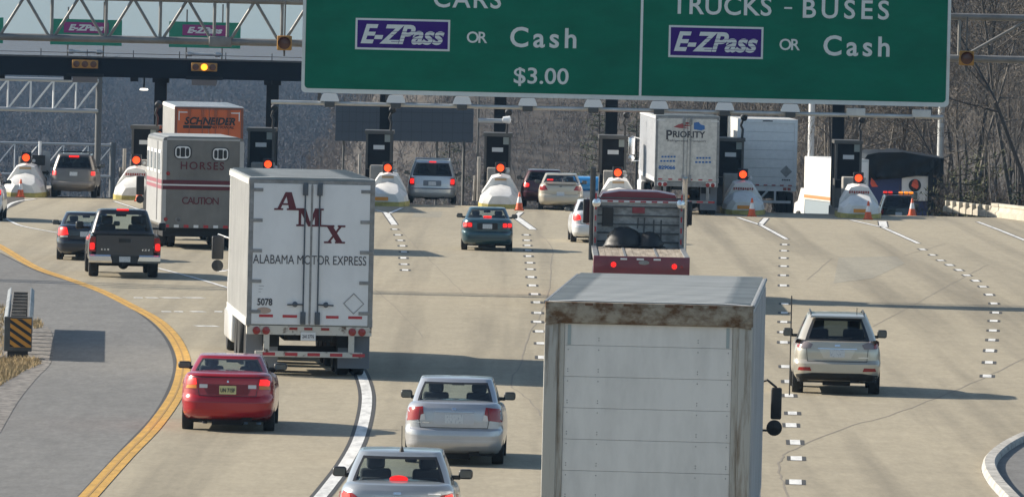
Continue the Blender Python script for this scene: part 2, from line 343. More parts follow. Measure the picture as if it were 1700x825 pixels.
# ------------------------------------------------------------------ woods
def twig_tree(seed, H=11.0, trunk_r=0.14, levels=4, kids=(7, 5, 4, 3), spread=0.9, sides=4, ribbon_from=3, up=0.35, twig=0.02):
    """a leafless tree: tapered trunk, limbs, branches and twigs"""
    rnd = random.Random(seed); V = []; F = []; MI = []
    def seg(a, b, r0, r1, lvl):
        d = (b - a); 
        if d.length < 1e-4: return
        d.normalize(); ax = Vector((0, 0, 1)) if abs(d.z) < .9 else Vector((1, 0, 0)); u = d.cross(ax).normalized(); w_ = d.cross(u); o = len(V)
        if lvl >= ribbon_from:
            t = rnd.uniform(0, math.pi); u2 = u * math.cos(t) + w_ * math.sin(t)
            V.extend([a - u2 * r0, a + u2 * r0, b + u2 * r1, b - u2 * r1]); F.append((o, o + 1, o + 2, o + 3)); MI.append(1 if lvl >= 2 else 0); return
        n = sides if lvl < 2 else 3
        for p, r in ((a, r0), (b, r1)):
            for k in range(n):
                t = 2 * math.pi * k / n; V.append(p + u * (r * math.cos(t)) + w_ * (r * math.sin(t)))
        for k in range(n): F.append((o + k, o + (k + 1) % n, o + n + (k + 1) % n, o + n + k)); MI.append(1 if lvl >= 2 else 0)
    def grow(p, d, length, r, lvl):
        steps = 5 if lvl == 0 else (3 if lvl < 3 else 1); pts = [p]; dd = d.copy()
        for i in range(steps):
            wob = 0.10 if lvl == 0 else 0.28
            dd = (dd + Vector((rnd.gauss(0, wob), rnd.gauss(0, wob), rnd.gauss(0, wob) + (0.06 if lvl else 0)))).normalized()
            pts.append(pts[-1] + dd * (length / steps))
        rr = [r * (1 - 0.8 * i / steps) for i in range(steps + 1)]
        for i in range(steps): seg(pts[i], pts[i + 1], rr[i], rr[i + 1], lvl)
        if lvl >= levels: return
        for k in range(kids[min(lvl, len(kids) - 1)]):
            t = rnd.uniform(0.3 if lvl == 0 else 0.15, 1.0); f = t * steps; i = min(int(f), steps - 1); q = pts[i].lerp(pts[i + 1], f - i)
            base = (pts[i + 1] - pts[i]).normalized(); sd = Vector((rnd.gauss(0, 1), rnd.gauss(0, 1), rnd.gauss(0, .5))).normalized()
            nd = (base * (1 - 0.3 * spread) + sd * spread + Vector((0, 0, up))).normalized()
            nl = length * rnd.uniform(0.32, 0.55) * (1.1 - 0.5 * t if lvl == 0 else 1.0); 
            grow(q, nd, nl, max(twig * 0.6, rr[i] * rnd.uniform(0.28, 0.45)) if lvl < levels - 1 else twig, lvl + 1)
    grow(Vector((0, 0, -0.3)), Vector((rnd.gauss(0, .06), rnd.gauss(0, .06), 1)), H, trunk_r, 0)
    return V, F, MI
M_BARK = mat('grey_bark', (0.115, 0.10, 0.085), 0.9, noise=0.5, nscale=(3, 3, 1))
M_BARK2 = mat('dark_bark', (0.055, 0.046, 0.04), 0.9, noise=0.4, nscale=(3, 3, 1))
M_TWIG = mat('brown_twigs', (0.055, 0.044, 0.036), 0.9)
M_TWIG2 = mat('pale_twigs', (0.15, 0.13, 0.108), 0.9)
def tree_proto(seed, bark, twigm, **kw):
    V, F, MI = twig_tree(seed, **kw)
    tr = MB(); cr = MB(); 
    for tgt, want in ((tr, 0), (cr, 1)):
        idx = {}
        for f, m in zip(F, MI):
            if m == want:
                g = []
                for i in f:
                    if i not in idx: idx[i] = len(tgt.v); tgt.v.append(V[i])
                    g.append(idx[i])
                tgt.f.append(tuple(g)); tgt.m.append(0)
    root = thing('bare_tree', 'leafless grey tree among the bare woods on the bank', 'tree', (0, 0, 0), 0, 'bare trees of the roadside woods')
    tr.build('trunk', bark, root); cr.build('crown', twigm, root)
    return root
TREE_LABELS = ['leafless grey tree with pale twigs among the bare woods on the bank', 'leafless dark trunked tree among the bare woods on the bank', 'slender leafless sapling with thin pale stems among the bare woods on the bank']
protos = []
for i in range(7):
    k = i % 3
    if k == 2: pr = tree_proto(20 + i, M_BARK, M_TWIG2, H=8.5, trunk_r=0.07, kids=(10, 5, 4, 3), twig=0.016, up=.7, spread=.7)
    else: pr = tree_proto(20 + i, (M_BARK, M_BARK2)[k], (M_TWIG2, M_TWIG)[k], H=14.5, trunk_r=0.115, kids=(16, 7, 5, 4), twig=0.012, up=.25)
    pr['label'] = TREE_LABELS[k]; pr['group'] = ['bare grey trees of the roadside woods', 'bare dark trees of the roadside woods', 'bare saplings of the roadside woods'][k]; protos.append(pr)
rnd = random.Random(3); spots = []
for px, d in [(1335, 420), (1385, 400), (1400, 440), (1440, 410), (1470, 390), (1500, 430), (1530, 380), (1590, 372), (1620, 356), (1652, 348), (1690, 352), (1720, 345), (1665, 392), (1600, 410), (1560, 405), (1640, 430), (1700, 400), (1480, 450), (1420, 470), (1350, 480), (1300, 500), (1250, 520), (1200, 500), (1100, 520), (1060, 505), (1590, 460), (1660, 470), (1010, 560), (1150, 560), (1580, 440)]:
    spots.append((px, d))
while len(spots) < 105:
    d = rnd.uniform(375, 560); px = rnd.uniform(1330 - max(0, d - 430) * 2.4, 1760); spots.append((px, d))
for i, (px, d) in enumerate(spots):
    k = i % 7; o = protos[k] if i < 7 else copy_tree(protos[k])
    x = (px - 850) / FOC * d; z = float(terrain_h(x, d)); s = rnd.uniform(0.75, 1.2)
    o.location = (x, d, z); o.rotation_euler = (0, 0, rnd.uniform(0, 6.28)); o.scale = (s, s, s)
# pines
M_NEEDLE = mat('dark_pine_needles', (0.05, 0.07, 0.03), 0.8, noise=0.5, nscale=(2, 2, 2))
M_NEEDLE2 = mat('olive_pine_needles', (0.095, 0.10, 0.035), 0.8, noise=0.5, nscale=(2, 2, 2))
def pine(px, d, H, m, label, seed, zoff=0.0, low=0.12, wide=0.34):
    r_ = random.Random(seed); x = (px - 850) / FOC * d
    root = thing('pine_tree', label, 'tree', (x, d, float(terrain_h(x, d)) + zoff)); mb = MB()
    mb.tube([(0, 0, -.5), (0.05, 0, H * .5), (0, 0.05, H)], 0.16, 7, True, 0.03); tv = mb; cv = MB()
    for lv in range(int(H * 2.6)):
        z = H * (low + (1 - low) * lv / (H * 2.6)); ln = (H - z) * wide * r_.uniform(.6, 1.15) + .3
        for b in range(r_.choice((2, 3))):
            a = r_.uniform(0, 6.28); e = Vector((math.cos(a), math.sin(a), r_.uniform(-.15, .3))) * ln; tv.tube([(0, 0, z), e * .6 + Vector((0, 0, z)), e + Vector((0, 0, z + .1))], .035, 3, False, .01)
            for q in range(int(46 * ln / 1.5)):
                t = r_.uniform(.3, 1.05); c = e * t + Vector((r_.gauss(0, .16), r_.gauss(0, .16), z + r_.gauss(0, .11)))
                u = Vector((r_.gauss(0, 1), r_.gauss(0, 1), r_.gauss(0, 1) + .4)).normalized() * r_.uniform(.12, .28); v = u.cross(Vector((r_.gauss(0, 1), r_.gauss(0, 1), 1))).normalized() * .028
                cv.add([c - v, c + v, c + u], [(0, 1, 2)])
    tv.build('trunk', M_BARK2, root); cv.build('crown', m, root)
pine(1632, 352, 4.6, M_NEEDLE2, 'olive green pine behind the concrete barrier at the right edge', 1, low=.03, wide=.5)
pine(1590, 350, 3.4, M_NEEDLE2, 'low bushy olive pine just behind the left end of the concrete barrier', 2, low=.02, wide=.6)
pine(1688, 347, 3.0, M_NEEDLE, 'small dark pine behind the concrete barrier in the right corner', 5, low=.02, wide=.5)
pine(990, 480, 11.5, M_NEEDLE, 'dark pine on the grey hillside behind the dark red flatbed', 3, -1)
pine(1052, 500, 12, M_NEEDLE, 'tall dark pine on the hillside left of the ribbed white trailer', 6, -1)
pine(742, 560, 10.5, M_NEEDLE, 'dark pine low on the hillside behind the silver minivan', 4, -2)
# far woods that read as one mass
def mass(name, seeds, spots, m, **kw):
    pro = []
    for s in seeds:
        V, F, _ = twig_tree(s, ribbon_from=1, **kw); pro.append((np.array([tuple(v) for v in V]), np.array(F)))
    VV = []; FF = []; off = 0; r_ = random.Random(11)
    for (x, y, s) in spots:
        v, f = r_.choice(pro); a = r_.uniform(0, 6.28); c, sn = math.cos(a), math.sin(a)
        w_ = np.stack([(v[:, 0] * c - v[:, 1] * sn) * s + x, (v[:, 0] * sn + v[:, 1] * c) * s + y, v[:, 2] * s + float(terrain_h(x, y))], 1)
        VV.append(w_); FF.append(f + off); off += len(v)
    VV = np.concatenate(VV); FF = np.concatenate(FF); me = bpy.data.meshes.new(name)
    me.vertices.add(len(VV)); me.vertices.foreach_set('co', VV.astype(np.float32).ravel()); me.loops.add(FF.size); me.loops.foreach_set('vertex_index', FF.astype(np.int32).ravel())
    me.polygons.add(len(FF)); me.polygons.foreach_set('loop_start', np.arange(0, FF.size, 4, dtype=np.int32)); me.update(calc_edges=True)
    me.materials.append(m); o = bpy.data.objects.new(name, me); COL.objects.link(o); return o
M_FAR = mat('haze_toned_twigs', (0.098, 0.086, 0.092), 0.95, noise=1, col2=(0.052, 0.055, 0.066), nscale=(.03, .03, .03))  # cool tone in the twig colour stands in for part of the haze
M_MAUVE = mat('mauve_grey_twigs', (0.16, 0.14, 0.132), 0.95, noise=1, col2=(0.10, 0.09, 0.085), nscale=(.06, .06, .06))
r_ = random.Random(5); sp = []
for i in range(2300):
    y = 1000 + 1150 * r_.random() ** 0.8; x = r_.uniform(-0.082, 0.005) * y; sp.append((x, y, r_.uniform(.8, 1.25)))
tag(mass('far_wood', (71, 72, 73), sp, M_FAR, H=8.5, trunk_r=.12, levels=3, kids=(9, 7, 6), twig=0.034, spread=.9), 'far blue grey leafless wood on the low hill beyond the toll plaza', 'wood', kind='stuff')
sp = []
for i in range(2300):
    y = r_.uniform(520, 800); x = r_.uniform(-0.028, 0.055) * y
    if x > -17 - 0.0 * y: sp.append((x, y, r_.uniform(.6, 1.0)))
tag(mass('hillside_wood', (81, 82, 83), sp, M_MAUVE, H=4.6, trunk_r=.045, levels=3, kids=(8, 6, 5), twig=0.016, spread=.8, up=.5), 'grey mauve leafless thicket covering the hillside behind the toll booths', 'wood', kind='stuff')
sp = []
for i in range(420):
    y = r_.uniform(345, 470); x = (r_.uniform(1330, 1760) - 850) / FOC * y
    if x > 21 - (y - 330) * .1: sp.append((x, y, r_.uniform(.5, 1.0)))
tag(mass('undergrowth', (91, 92, 93), sp, M_TWIG, H=3.0, trunk_r=.03, levels=3, kids=(7, 5, 5), twig=0.012, spread=.9, up=.6), 'tangled brown brush under the bare trees at right', 'undergrowth', kind='stuff')
# dry grass on the verge
M_STRAW = mat('dry_straw_grass', (0.42, 0.31, 0.16), 0.9, noise=0.4, nscale=(1, 1, 1))
mb = MB(); r_ = random.Random(9)
poly_g = [[(p.x, p.y) for p in px_line(a)] for a in ([(-40, 600), (60, 598), (68, 606), (40, 618), (0, 642), (-60, 660)], [(-40, 500), (10, 512), (14, 540), (8, 570), (6, 600), (-40, 600)], [(50, 536), (66, 534), (72, 545), (56, 548)])]
def inside(p, poly):
    c = False; j = len(poly) - 1
    for i in range(len(poly)):
        if (poly[i][1] > p[1]) != (poly[j][1] > p[1]) and p[0] < (poly[j][0] - poly[i][0]) * (p[1] - poly[i][1]) / (poly[j][1] - poly[i][1]) + poly[i][0]: c = not c
        j = i
    return c
for poly, cnt in zip(poly_g, (9000, 7000, 700)):
    x0, x1 = min(a for a, b in poly), max(a for a, b in poly); y0, y1 = min(b for a, b in poly), max(b for a, b in poly)
    for i in range(cnt):
        p = (r_.uniform(x0, x1), r_.uniform(y0, y1))
        if not inside(p, poly): continue
        a = r_.uniform(0, 6.28); h = r_.uniform(.04, .14); l = Vector((r_.gauss(0, .05), r_.gauss(0, .05), h)); v = Vector((math.cos(a), math.sin(a), 0)) * .012; b = Vector((*p, .02)); mb.add([b - v, b + v, b + l], [(0, 1, 2)])
tag(mb.build('dry_grass', M_STRAW), 'dry straw coloured grass on the gravel verge', 'grass', kind='stuff')
# air
mb = MB().box(-420, 420, -25, 2500, -40, 62)
m = bpy.data.materials.new('blue_air'); m.use_nodes = True; t = m.node_tree; t.nodes.remove(t.nodes['Principled BSDF'])
pv = t.nodes.new('ShaderNodeVolumePrincipled'); pv.inputs['Color'].default_value = (0.34, 0.63, 1.0, 1); pv.inputs['Density'].default_value = 0.00007; pv.inputs['Anisotropy'].default_value = 0.2
t.links.new(pv.outputs[0], t.nodes['Material Output'].inputs['Volume'])
tag(mb.build('haze', m), kind='stuff')
# ================================================================== SIGN GANTRY
M_STEEL = mat('galvanised_steel', (0.23, 0.225, 0.215), 0.5, metal=0.35, noise=0.3, nscale=(2, 2, 2))
M_STEEL_D = mat('weathered_dark_steel', (0.10, 0.10, 0.10), 0.6, metal=0.3, noise=0.3)
M_GREEN = mat('green_sign_sheeting', (0.0, 0.15, 0.088), 0.6, noise=0.22, nscale=(.6, .6, 1.4), spec=0.08)
M_SIGNWHITE = mat('grey_white_sign_sheeting', (0.62, 0.66, 0.65), 0.5, noise=0.08)
M_PURPLE = mat('purple_sign_sheeting', (0.045, 0.012, 0.17), 0.6, noise=0.1, spec=.08)
M_ALU = mat('dull_aluminium', (0.55, 0.56, 0.56), 0.45, metal=0.5, noise=0.25, nscale=(2, 2, 2))
M_DKGREY = mat('dark_grey_plastic', (0.055, 0.058, 0.06), 0.5)
M_AMBERBOX = mat('amber_signal_housing', (0.42, 0.20, 0.03), 0.5, noise=0.25)
M_DKLENS = mat('unlit_brown_lens', (0.09, 0.03, 0.015), 0.2)
DS = 214.3
sx0, sx1 = Q(501, 100, DS).x, Q(1577, 100, DS).x; sz0 = Q(1038, 166, DS).z; sz1 = sz0 + 4.5
tr = thing('sign_gantry', 'tubular steel truss gantry spanning the lanes behind the green sign', 'gantry', (0, 216, 0))
def Lc(v): return Vector((v.x, v.y - 216, v.z))
zb = Q(200, 66, 215.3).z; zt = Q(200, -1.5 - 2, 215.3).z
for nm, yo, z, r in (('chord', -.7, zb, .095), ('chord', .7, zb + .02, .08), ('chord', -.7, zt, .095), ('chord', .7, zt, .08)):
    MB().tube([(-19.5, yo, z), (19.5, yo, z)], r, 12).build(nm, M_STEEL, tr, 60)
def gx(px): return Q(px, 40, 215.3).x
joints = [86 + 90 * k for k in range(-8, 4)] + [378 + 90 * k for k in range(0, 13)]
for a, b in zip(joints[:-1], joints[1:]):
    xa, xb = gx(a), gx(b)
    MB().tube([(xa, -.7, zb), (xa, -.7, zt)], .045, 8).build('post_bar', M_STEEL, tr, 60)
    if b - a > 30:
        xm = (xa + xb) / 2
        MB().tube([(xa + .05, -.7, zb), (xm, -.7, zt)], .042, 8).tube([(xb - .05, -.7, zb), (xm, -.7, zt)], .042, 8).build('diagonal_bar', M_STEEL, tr, 60)
        MB().tube([(xa + .3, .7, zb), (xb + .3, -.7, zb)], .03, 6).build('lower_brace', M_STEEL, tr, 60)
xa, xb = gx(1593), gx(1712)
MB().tube([(xa, -.7, zb), (xa, -.7, zt)], .045, 8).build('post_bar', M_STEEL, tr, 60)
MB().tube([(xa + .2, -.7, zb + .1), (xb, -.7, zt)], .042, 8).build('diagonal_bar', M_STEEL, tr, 60)
MB().tube([(xb + 1.4, -.7, zb + .1), (xb, -.7, zt)], .042, 8).build('diagonal_bar', M_STEEL, tr, 60)
for sgn in (-1, 1):
    for yo in (-.7, .7): MB().tube([(sgn * 19.2, yo, 0), (sgn * 19.2, yo, zt + .3)], .17, 12).build('post', M_STEEL, tr, 60)
    MB().tube([(sgn * 19.2, -.7, 2), (sgn * 19.2, .7, 4)], .05, 8).tube([(sgn * 19.2, .7, 2), (sgn * 19.2, -.7, 4)], .05, 8).build('post_brace', M_STEEL, tr, 60)
mb = MB().box(gx(355) - .12, gx(378) + .12, -.86, -.55, zb - .14, zb + .14, bev=.03); mb.build('splice_plate', M_STEEL, tr, 40)

sg = thing('lane_sign', 'huge green overhead toll sign with white lettering and two purple plates', 'sign', (0, DS, 0))
def rrect(x0, x1, z0, z1, r, n=5):
    o = []
    for cx, cz, a0 in ((x1 - r, z1 - r, 0), (x0 + r, z1 - r, 90), (x0 + r, z0 + r, 180), (x1 - r, z0 + r, 270)):
        for k in range(n + 1): t = R(a0 + 90 * k / n); o.append((cx + r * math.cos(t), cz + r * math.sin(t)))
    return o
MB().prism(rrect(sx0, sx1, sz0, sz1, .12), 0.0, 0.05).build('panel_edge', M_SIGNWHITE, sg)
MB().prism(rrect(sx0 + .09, sx1 - .09, sz0 + .12, sz1 - .1, .1), -.008, -.001).build('green_face', M_GREEN, sg)
xd = Q(1064, 100, DS).x; MB().box(xd - .035, xd + .035, -.014, -.009, sz0 + .12, sz1 - .1).build('divider', M_SIGNWHITE, sg)
def spx(x, y): q = Q(x, y, DS); return q.x, q.z
S60 = FOC / DS
def words(body, x0, x1, y0, y1, bold=.014, name='lettering', parent=None, y=-.013, m=None, shear=0.0, fit=True):
    (xa, za), (xb, zb_) = spx(x0, (y0 + y1) / 2 - .0227 * (x1 - x0) / 2), spx(x1, (y0 + y1) / 2 + .0227 * (x1 - x0) / 2)
    mb = MB(); text_at(mb, body, (xa + xb) / 2, (za + zb_) / 2, xb - xa, (y1 - y0) / S60, y, bold, shear, .005, fit)
    return mb.build(name, m or M_SIGNWHITE, parent or sg)
words('CARS', 720, 832, -17, 14); words('TRUCKS', 1115, 1281, -6, 25.5); words('-', 1302, 1315, 12.5, 15.5, fit=False); words('BUSES', 1333, 1476, 0, 32)
words('OR', 775, 809, 53, 72); words('Cash', 847, 957, 46, 80, .018); words('$3.00', 853, 944, 113, 144, .012, fit=False)
words('OR', 1294, 1328, 65, 84); words('Cash', 1367, 1477, 60, 94, .018)
for x0, x1, y0, y1 in ((590, 747, 32, 84), (1110, 1267, 44, 97)):
    yc = (y0 + y1) / 2; (xa, za), (xb, zb_) = spx(x0, yc - 1.8), spx(x1, yc + 1.8); zc = (za + zb_) / 2; hh = (y1 - y0) / S60 / 2
    p = MB().box(xa, xb, -.018, -.009, zc - hh, zc + hh).build('pass_plate', M_SIGNWHITE, sg)
    MB().box(xa + .055, xb - .055, -.024, -.0185, zc - hh + .055, zc + hh - .055).build('plate_face', M_PURPLE, p)
    mb = MB(); text_at(mb, 'E-ZPass', (xa + xb) / 2, zc, (xb - xa) * .885, hh * 1.25, -.025, .032, .3, .006, False)
    mb.build('plate_lettering', M_SIGNWHITE, p)
    mb = MB()
    for k in range(4): zz_ = zc - hh * .48 + hh * .22 * k; mb.box(xa + (xb - xa) * .38, xb - .12, -.0345, -.0312, zz_, zz_ + .012)
    mb.build('plate_speed_lines', M_PURPLE, p)
for k in range(10):
    x = sx0 + .5 + k * (sx1 - sx0 - 1) / 9
    MB().box(x - .05, x + .05, .06, .16, sz0 - .32, sz1).build('hanger_bar', M_STEEL_D, sg)
zw = Q(1000, 182, 212.8).z
bar = thing('sign_light_rail', 'thin steel rail carrying floodlights under the green sign', 'light rail', (0, 212.8, 0))
MB().tube([(Q(450, 172, 212.8).x, 0, zw), (Q(1566, 190, 212.8).x, 0, zw)], .055, 8).build('rail', M_ALU, bar, 60)
for k in range(10):
    x = sx0 + .75 + k * (sx1 - sx0 - 1.5) / 9
    MB().tube([(x, 0, zw), (x, 1.62, zw + .18)], .03, 6).build('rail_arm', M_STEEL_D, bar, 60)
M_LAMPW = mat('white_lamp_hood', (0.70, 0.71, 0.72), 0.35)
lx = [547, 657, 767, 876, 985, 1094, 1203, 1312, 1421, 1530]; nth = ['first', 'second', 'third', 'fourth', 'fifth', 'sixth', 'seventh', 'eighth', 'ninth', 'tenth']
for i, px in enumerate(lx):
    x = Q(px, 180, 212.8).x
    fl = thing('floodlight', '%s under the green sign, %s from the left end of its rail' % ('white hooded floodlight' if i < 8 else 'plain grey flat floodlight', nth[i]), 'floodlight', (x, 212.75, zw), 0, 'floodlights along the sign rail')
    mb = MB()
    if i < 8:
        rr_ = [[(sx * w_, sy, z) for sx, sy in ((-1, -.17), (1, -.17), (1, .17), (-1, .17))] for w_, z in ((.255, .05), (.25, .10), (.20, .23), (.17, .26))]
        mb.loft(rr_); mb.build('hood', M_LAMPW, fl)
        MB().box(-.14, .14, -.19, .16, -.10, .048, bev=.02).build('ballast_box', M_DKGREY, fl)
    else:
        MB().box(-.25, .25, -.16, .18, -.02, .19, bev=.015).build('hood', M_ALU, fl)
        MB().tube([(-.2, 0, -.02), (-.2, 0, -.1)], .02, 6).build('bracket', M_DKGREY, fl)
for px, py, lab in ((472, 72, 'unlit amber beacon hanging on the truss at the left end of the green sign'), (1605, 97, 'unlit amber beacon hanging on the truss at the right end of the green sign')):
    q = Q(px, py, 213.9); b = thing('warning_beacon', lab, 'beacon', q, 0, 'amber beacons beside the sign')
    MB().box(-.2, .2, 0, .3, -.2, .2, bev=.03).build('housing', M_AMBERBOX, b, 40)
    MB().lathe([(.17, -.01), (.165, -.03), (.1, -.05), (0, -.055)], 20, 'Y').build('lens', M_DKLENS, b, 40)
    vis = MB(); vis.loft([[(rr * math.cos(R(a)), yy_, rr * math.sin(R(a))) for a in range(-10, 191, 20)] for rr, yy_ in ((.175, 0), (.18, -.2))], False, False, closed=False); vis.build('visor', M_AMBERBOX, b)
    MB().tube([(0, .2, .2), (0, .2, zt - q.z)], .025, 6).build('hanger_rod', M_STEEL_D, b); MB().tube([(0, .15, -.2), (0, .15, -.36)], .03, 6).build('drop_nipple', M_DKGREY, b)

# ================================================================== TOLL CANOPY AND BOOTHS
M_NAVY = mat('dark_navy_fascia', (0.006, 0.009, 0.015), 0.8, spec=.15, noise=0.3, nscale=(.5, .5, 2))
M_COL = mat('black_steel_column', (0.010, 0.011, 0.014), 0.7, spec=.2)
M_BOOTH = mat('grey_brown_booth_steel', (0.085, 0.08, 0.072), 0.5, noise=0.2)
M_BOOTHIN = mat('dark_booth_glass', (0.010, 0.010, 0.011), 0.6, spec=.1)
M_ISLAND = mat('island_concrete', (0.34, 0.32, 0.29), 0.85, noise=0.3, nscale=(2, 2, 2))
M_TARPW = mat('white_barrier_cover', (0.70, 0.69, 0.66), 0.5, noise=0.2, nscale=(1.5, 1.5, 2.5), lo=.3, hi=.55)
M_YELB = mat('faded_yellow_base', (0.50, 0.42, 0.12), 0.6, noise=0.45, nscale=(3, 3, 5))
M_RED_ON = mat('lit_red_orange_lens', (0.5, 0.05, 0.01), 0.4, emit=(1.0, 0.062, 0.012), es=1.3)
M_AMB_ON = mat('lit_amber_lens', (0.5, 0.2, 0.01), 0.4, emit=(1.0, 0.33, 0.02), es=1.7)
M_BLK = mat('matt_black', (0.012, 0.012, 0.013), 0.5)
M_LBL = mat('pale_label', (0.55, 0.56, 0.56), 0.5)
M_TAN = mat('tan_sign_face', (0.45, 0.30, 0.16), 0.6)
M_ORANGE = mat('orange_plate', (0.75, 0.28, 0.03), 0.5)
DC = 322.0
cz0 = Q(250, 130, DC).z; cz1 = Q(250, 97, DC).z
cx0, cx1 = Q(-260, 100, DC).x, Q(1525, 100, DC).x
cn = thing('toll_canopy', 'long dark navy flat canopy carried on black columns over the toll booths', 'canopy', (0, DC, 0))
MB().box(cx0, cx1, 0, .25, cz0, cz1).build('fascia', M_NAVY, cn); MB().box(cx0, cx1, .255, 4.6, cz0 + .2, cz1 - .1).build('roof_deck', M_NAVY, cn)
MB().box(cx0, cx1, -.06, -.003, cz1 - .05, cz1 + .02).build('edge_trim', M_STEEL_D, cn)
MB().tube([(cx0, -.02, cz1 + .16), (cx1, -.02, cz1 + .16)], .012, 5).build('lightning_cable', M_STEEL_D, cn)
for x in np.arange(cx0 + .5, cx1, 1.9): MB().box(x, x + .03, .0, .02, cz1 + .021, cz1 + .3).build('cable_post', M_COL, cn)
for x in np.arange(cx0 + .8, cx1, 2.75): MB().box(x, x + .32, .26, .6, cz0 - .16, cz0 + .198).build('fascia_bracket', M_COL, cn)
ISL = [(38, 328, None), (222, 333, 240), (442, 338, 433), (642, 343, 629), (830, 347, 826), (1026, 352, 1018), (1235, 357, 1213), (1428, 363, 1409)]
WHERE = ['leftmost, by the bronze sport utility', 'beside the horse trailer', 'behind the maroon lettered trailer', 'left of the minivan', 'right of the minivan', 'behind the flatbed', 'by the plain box truck', 'rightmost, beside the tarped load']
for i, (px, py, bx) in enumerate(ISL):
    g = P(px, py); g.z = 0.012
    # island slab
    il = thing('toll_island', 'concrete toll island, ' + WHERE[i], 'island', (g.x, g.y, 0.012), 0, 'concrete toll islands')
    xb_ = (Q(bx, 280, 313).x - g.x) if bx else 0.0
    mb = MB(); mb.loft([[(-.62 + s, y, -.1 - .05 * max(0, y - 2)), (.62 + s, y, -.1 - .05 * max(0, y - 2)), (.6 + s, y, .2), (-.6 + s, y, .2)] for y, s in ((1.6, 0), (5, xb_ * .7), (12, xb_ * 1.3))]); mb.build('slab', M_ISLAND, il)
    MB().box(-.45 + xb_ * .7, .45 + xb_ * .7, 4.1, 5.6, .205, 1.5, bev=.04).build('ramparts', M_ISLAND, il, 40)
    # crash cushion
    cc = thing('crash_cushion', 'white crash cushion with yellow base, ' + WHERE[i], 'crash barrier', (g.x, g.y, 0.014), 0, 'white crash cushions')
    def sec(y, wb, wt, h, sh): return [(-wb, y, 0), (wb, y, 0), (wb * 1.0, y, .2), (wb * .93, y, h * sh), (wt, y, h * .93), (0, y, h), (-wt, y, h * .93), (-wb * .93, y, h * sh), (-wb * 1.0, y, .2)]
    MB().loft([sec(-.12, .46, .32, .50, .55), sec(.05, .70, .45, .62, .6), sec(.9, .84, .38, .90, .5), sec(1.25, .84, .2, .95, .5)]).build('front_cover', M_TARPW, cc, 25)
    MB().loft([sec(1.2, .80, .34, 1.24, .45), sec(1.5, .78, .36, 1.30, .5), sec(3.6, .72, .36, 1.32, .5)]).build('rear_cover', M_TARPW, cc, 25)
    yb = [[(-.47, -.135, 0), (.47, -.135, 0), (.47, -.135, .17), (-.47, -.135, .17)], [(-.72, .04, 0), (.72, .04, 0), (.72, .04, .19), (-.72, .04, .19)], [(-.86, .9, 0), (.86, .9, 0), (.86, .9, .2), (-.86, .9, .2)], [(-.85, 3.6, 0), (.85, 3.6, 0), (.85, 3.6, .18), (-.85, 3.6, .18)]]
    MB().loft(yb).build('yellow_base', M_YELB, cc)
    if i in (0, 2, 3, 4, 5):
        pl = MB().box(-.24, .24, 1.15, 1.19, .92, 1.17).build('notice_plate', M_LBL, cc); MB().box(-.23, .23, 1.14, 1.149, 1.07, 1.165).build('plate_band', M_TAN, pl)
    else:
        mb = MB()
        for k in range(9): mb.box(-.40 + k * .09, -.345 + k * .09, 1.15, 1.18, .93 + (.02 if k % 2 else 0), 1.03)
        mb.build('red_lettering', mat('red_brown_lettering', (.30, .05, .04), .6), cc)
    if i in (3, 6, 7): MB().box(-.52 + (.0 if i == 3 else .25), .05 + (.0 if i == 3 else .35), -.155, -.14, .22, .36).build('orange_marker', M_ORANGE, cc)
    # signal
    sgl = thing('lane_signal', 'lit red lane signal above the crash cushion, ' + WHERE[i], 'traffic light', (g.x - .02, g.y + 1.8, 0.0), 0, 'red lane signals')
    z = Q(px, [262, 266, 273, 279, 279, 287, 290, 296][i], g.y + 1.6).z
    MB().box(-.2, .2, 0, .24, z - .22, z + .22, bev=.025).build('housing', M_BLK, sgl, 40)
    vis = MB(); vis.loft([[(rr * math.cos(R(a)), yy_, z + rr * math.sin(R(a))) for a in range(-20, 201, 20)] for rr, yy_ in ((.165, -.002), (.172, -.2))], False, False, closed=False); vis.build('visor', M_BLK, sgl)
    MB().lathe([(.145, -.005), (.14, -.02), (0, -.03)], 20, 'Y', Matrix.Translation((0, 0, z))).build('lens', M_RED_ON, sgl, 40)
    MB().tube([(0, .12, 1.25), (0, .12, z - .2)], .035, 8).build('post', M_STEEL, sgl)
    MB().lathe([(.0, -.05), (.06, -.03), (.07, .05), (0, .07)], 12, 'Y', Matrix.Translation((.3, .05, z - .12))).build('sensor', M_LBL, sgl, 40)
    MB().box(.1, .32, .04, .06, z - .14, z - .11).build('sensor_arm', M_BLK, sgl)
    if not bx: continue
    b = thing('toll_booth', 'dark toll booth with pale window notice, ' + WHERE[i], 'toll booth', (Q(bx, 250, 312).x, 312, 0), 0, 'toll booths')
    zt_ = Q(bx, 217 + (bx - 629) * .021, 312).z; hw = .53
    mb = MB()
    mb.box(-hw, hw, 0, 2.6, .2, 1.35).box(-hw - .05, hw + .05, -.08, 2.7, zt_ - .14, zt_)
    for sx in (-1, 1):
        for y in (0, 2.5): mb.box(min(sx * hw, sx * (hw - .09)), max(sx * hw, sx * (hw - .09)), y, y + .1, 1.351, zt_ - .141)
    mb.build('frame', M_BOOTH, b)
    MB().box(-hw + .06, hw - .06, .04, 2.5, 1.351, zt_ - .142).build('window', M_BOOTHIN, b)
    MB().box(-.22, .22, .02, .035, zt_ - .75, zt_ - .58).build('window_notice', M_LBL, b)
    MB().box(hw - .31, hw - .09, .015, .036, zt_ - .45, zt_ - .16).build('air_unit', mat('grey_green_panel', (.24, .27, .25), .6), b)
    MB().box(-hw + .03, hw - .03, -.03, -.003, 1.0, 1.32).build('counter_panel', M_COL, b)
    c = thing('canopy_column', 'black canopy column above the toll booth, ' + WHERE[i], 'column', (b.location.x + .05, DC + 2, gz(DC + 2)), 0, 'black canopy columns')
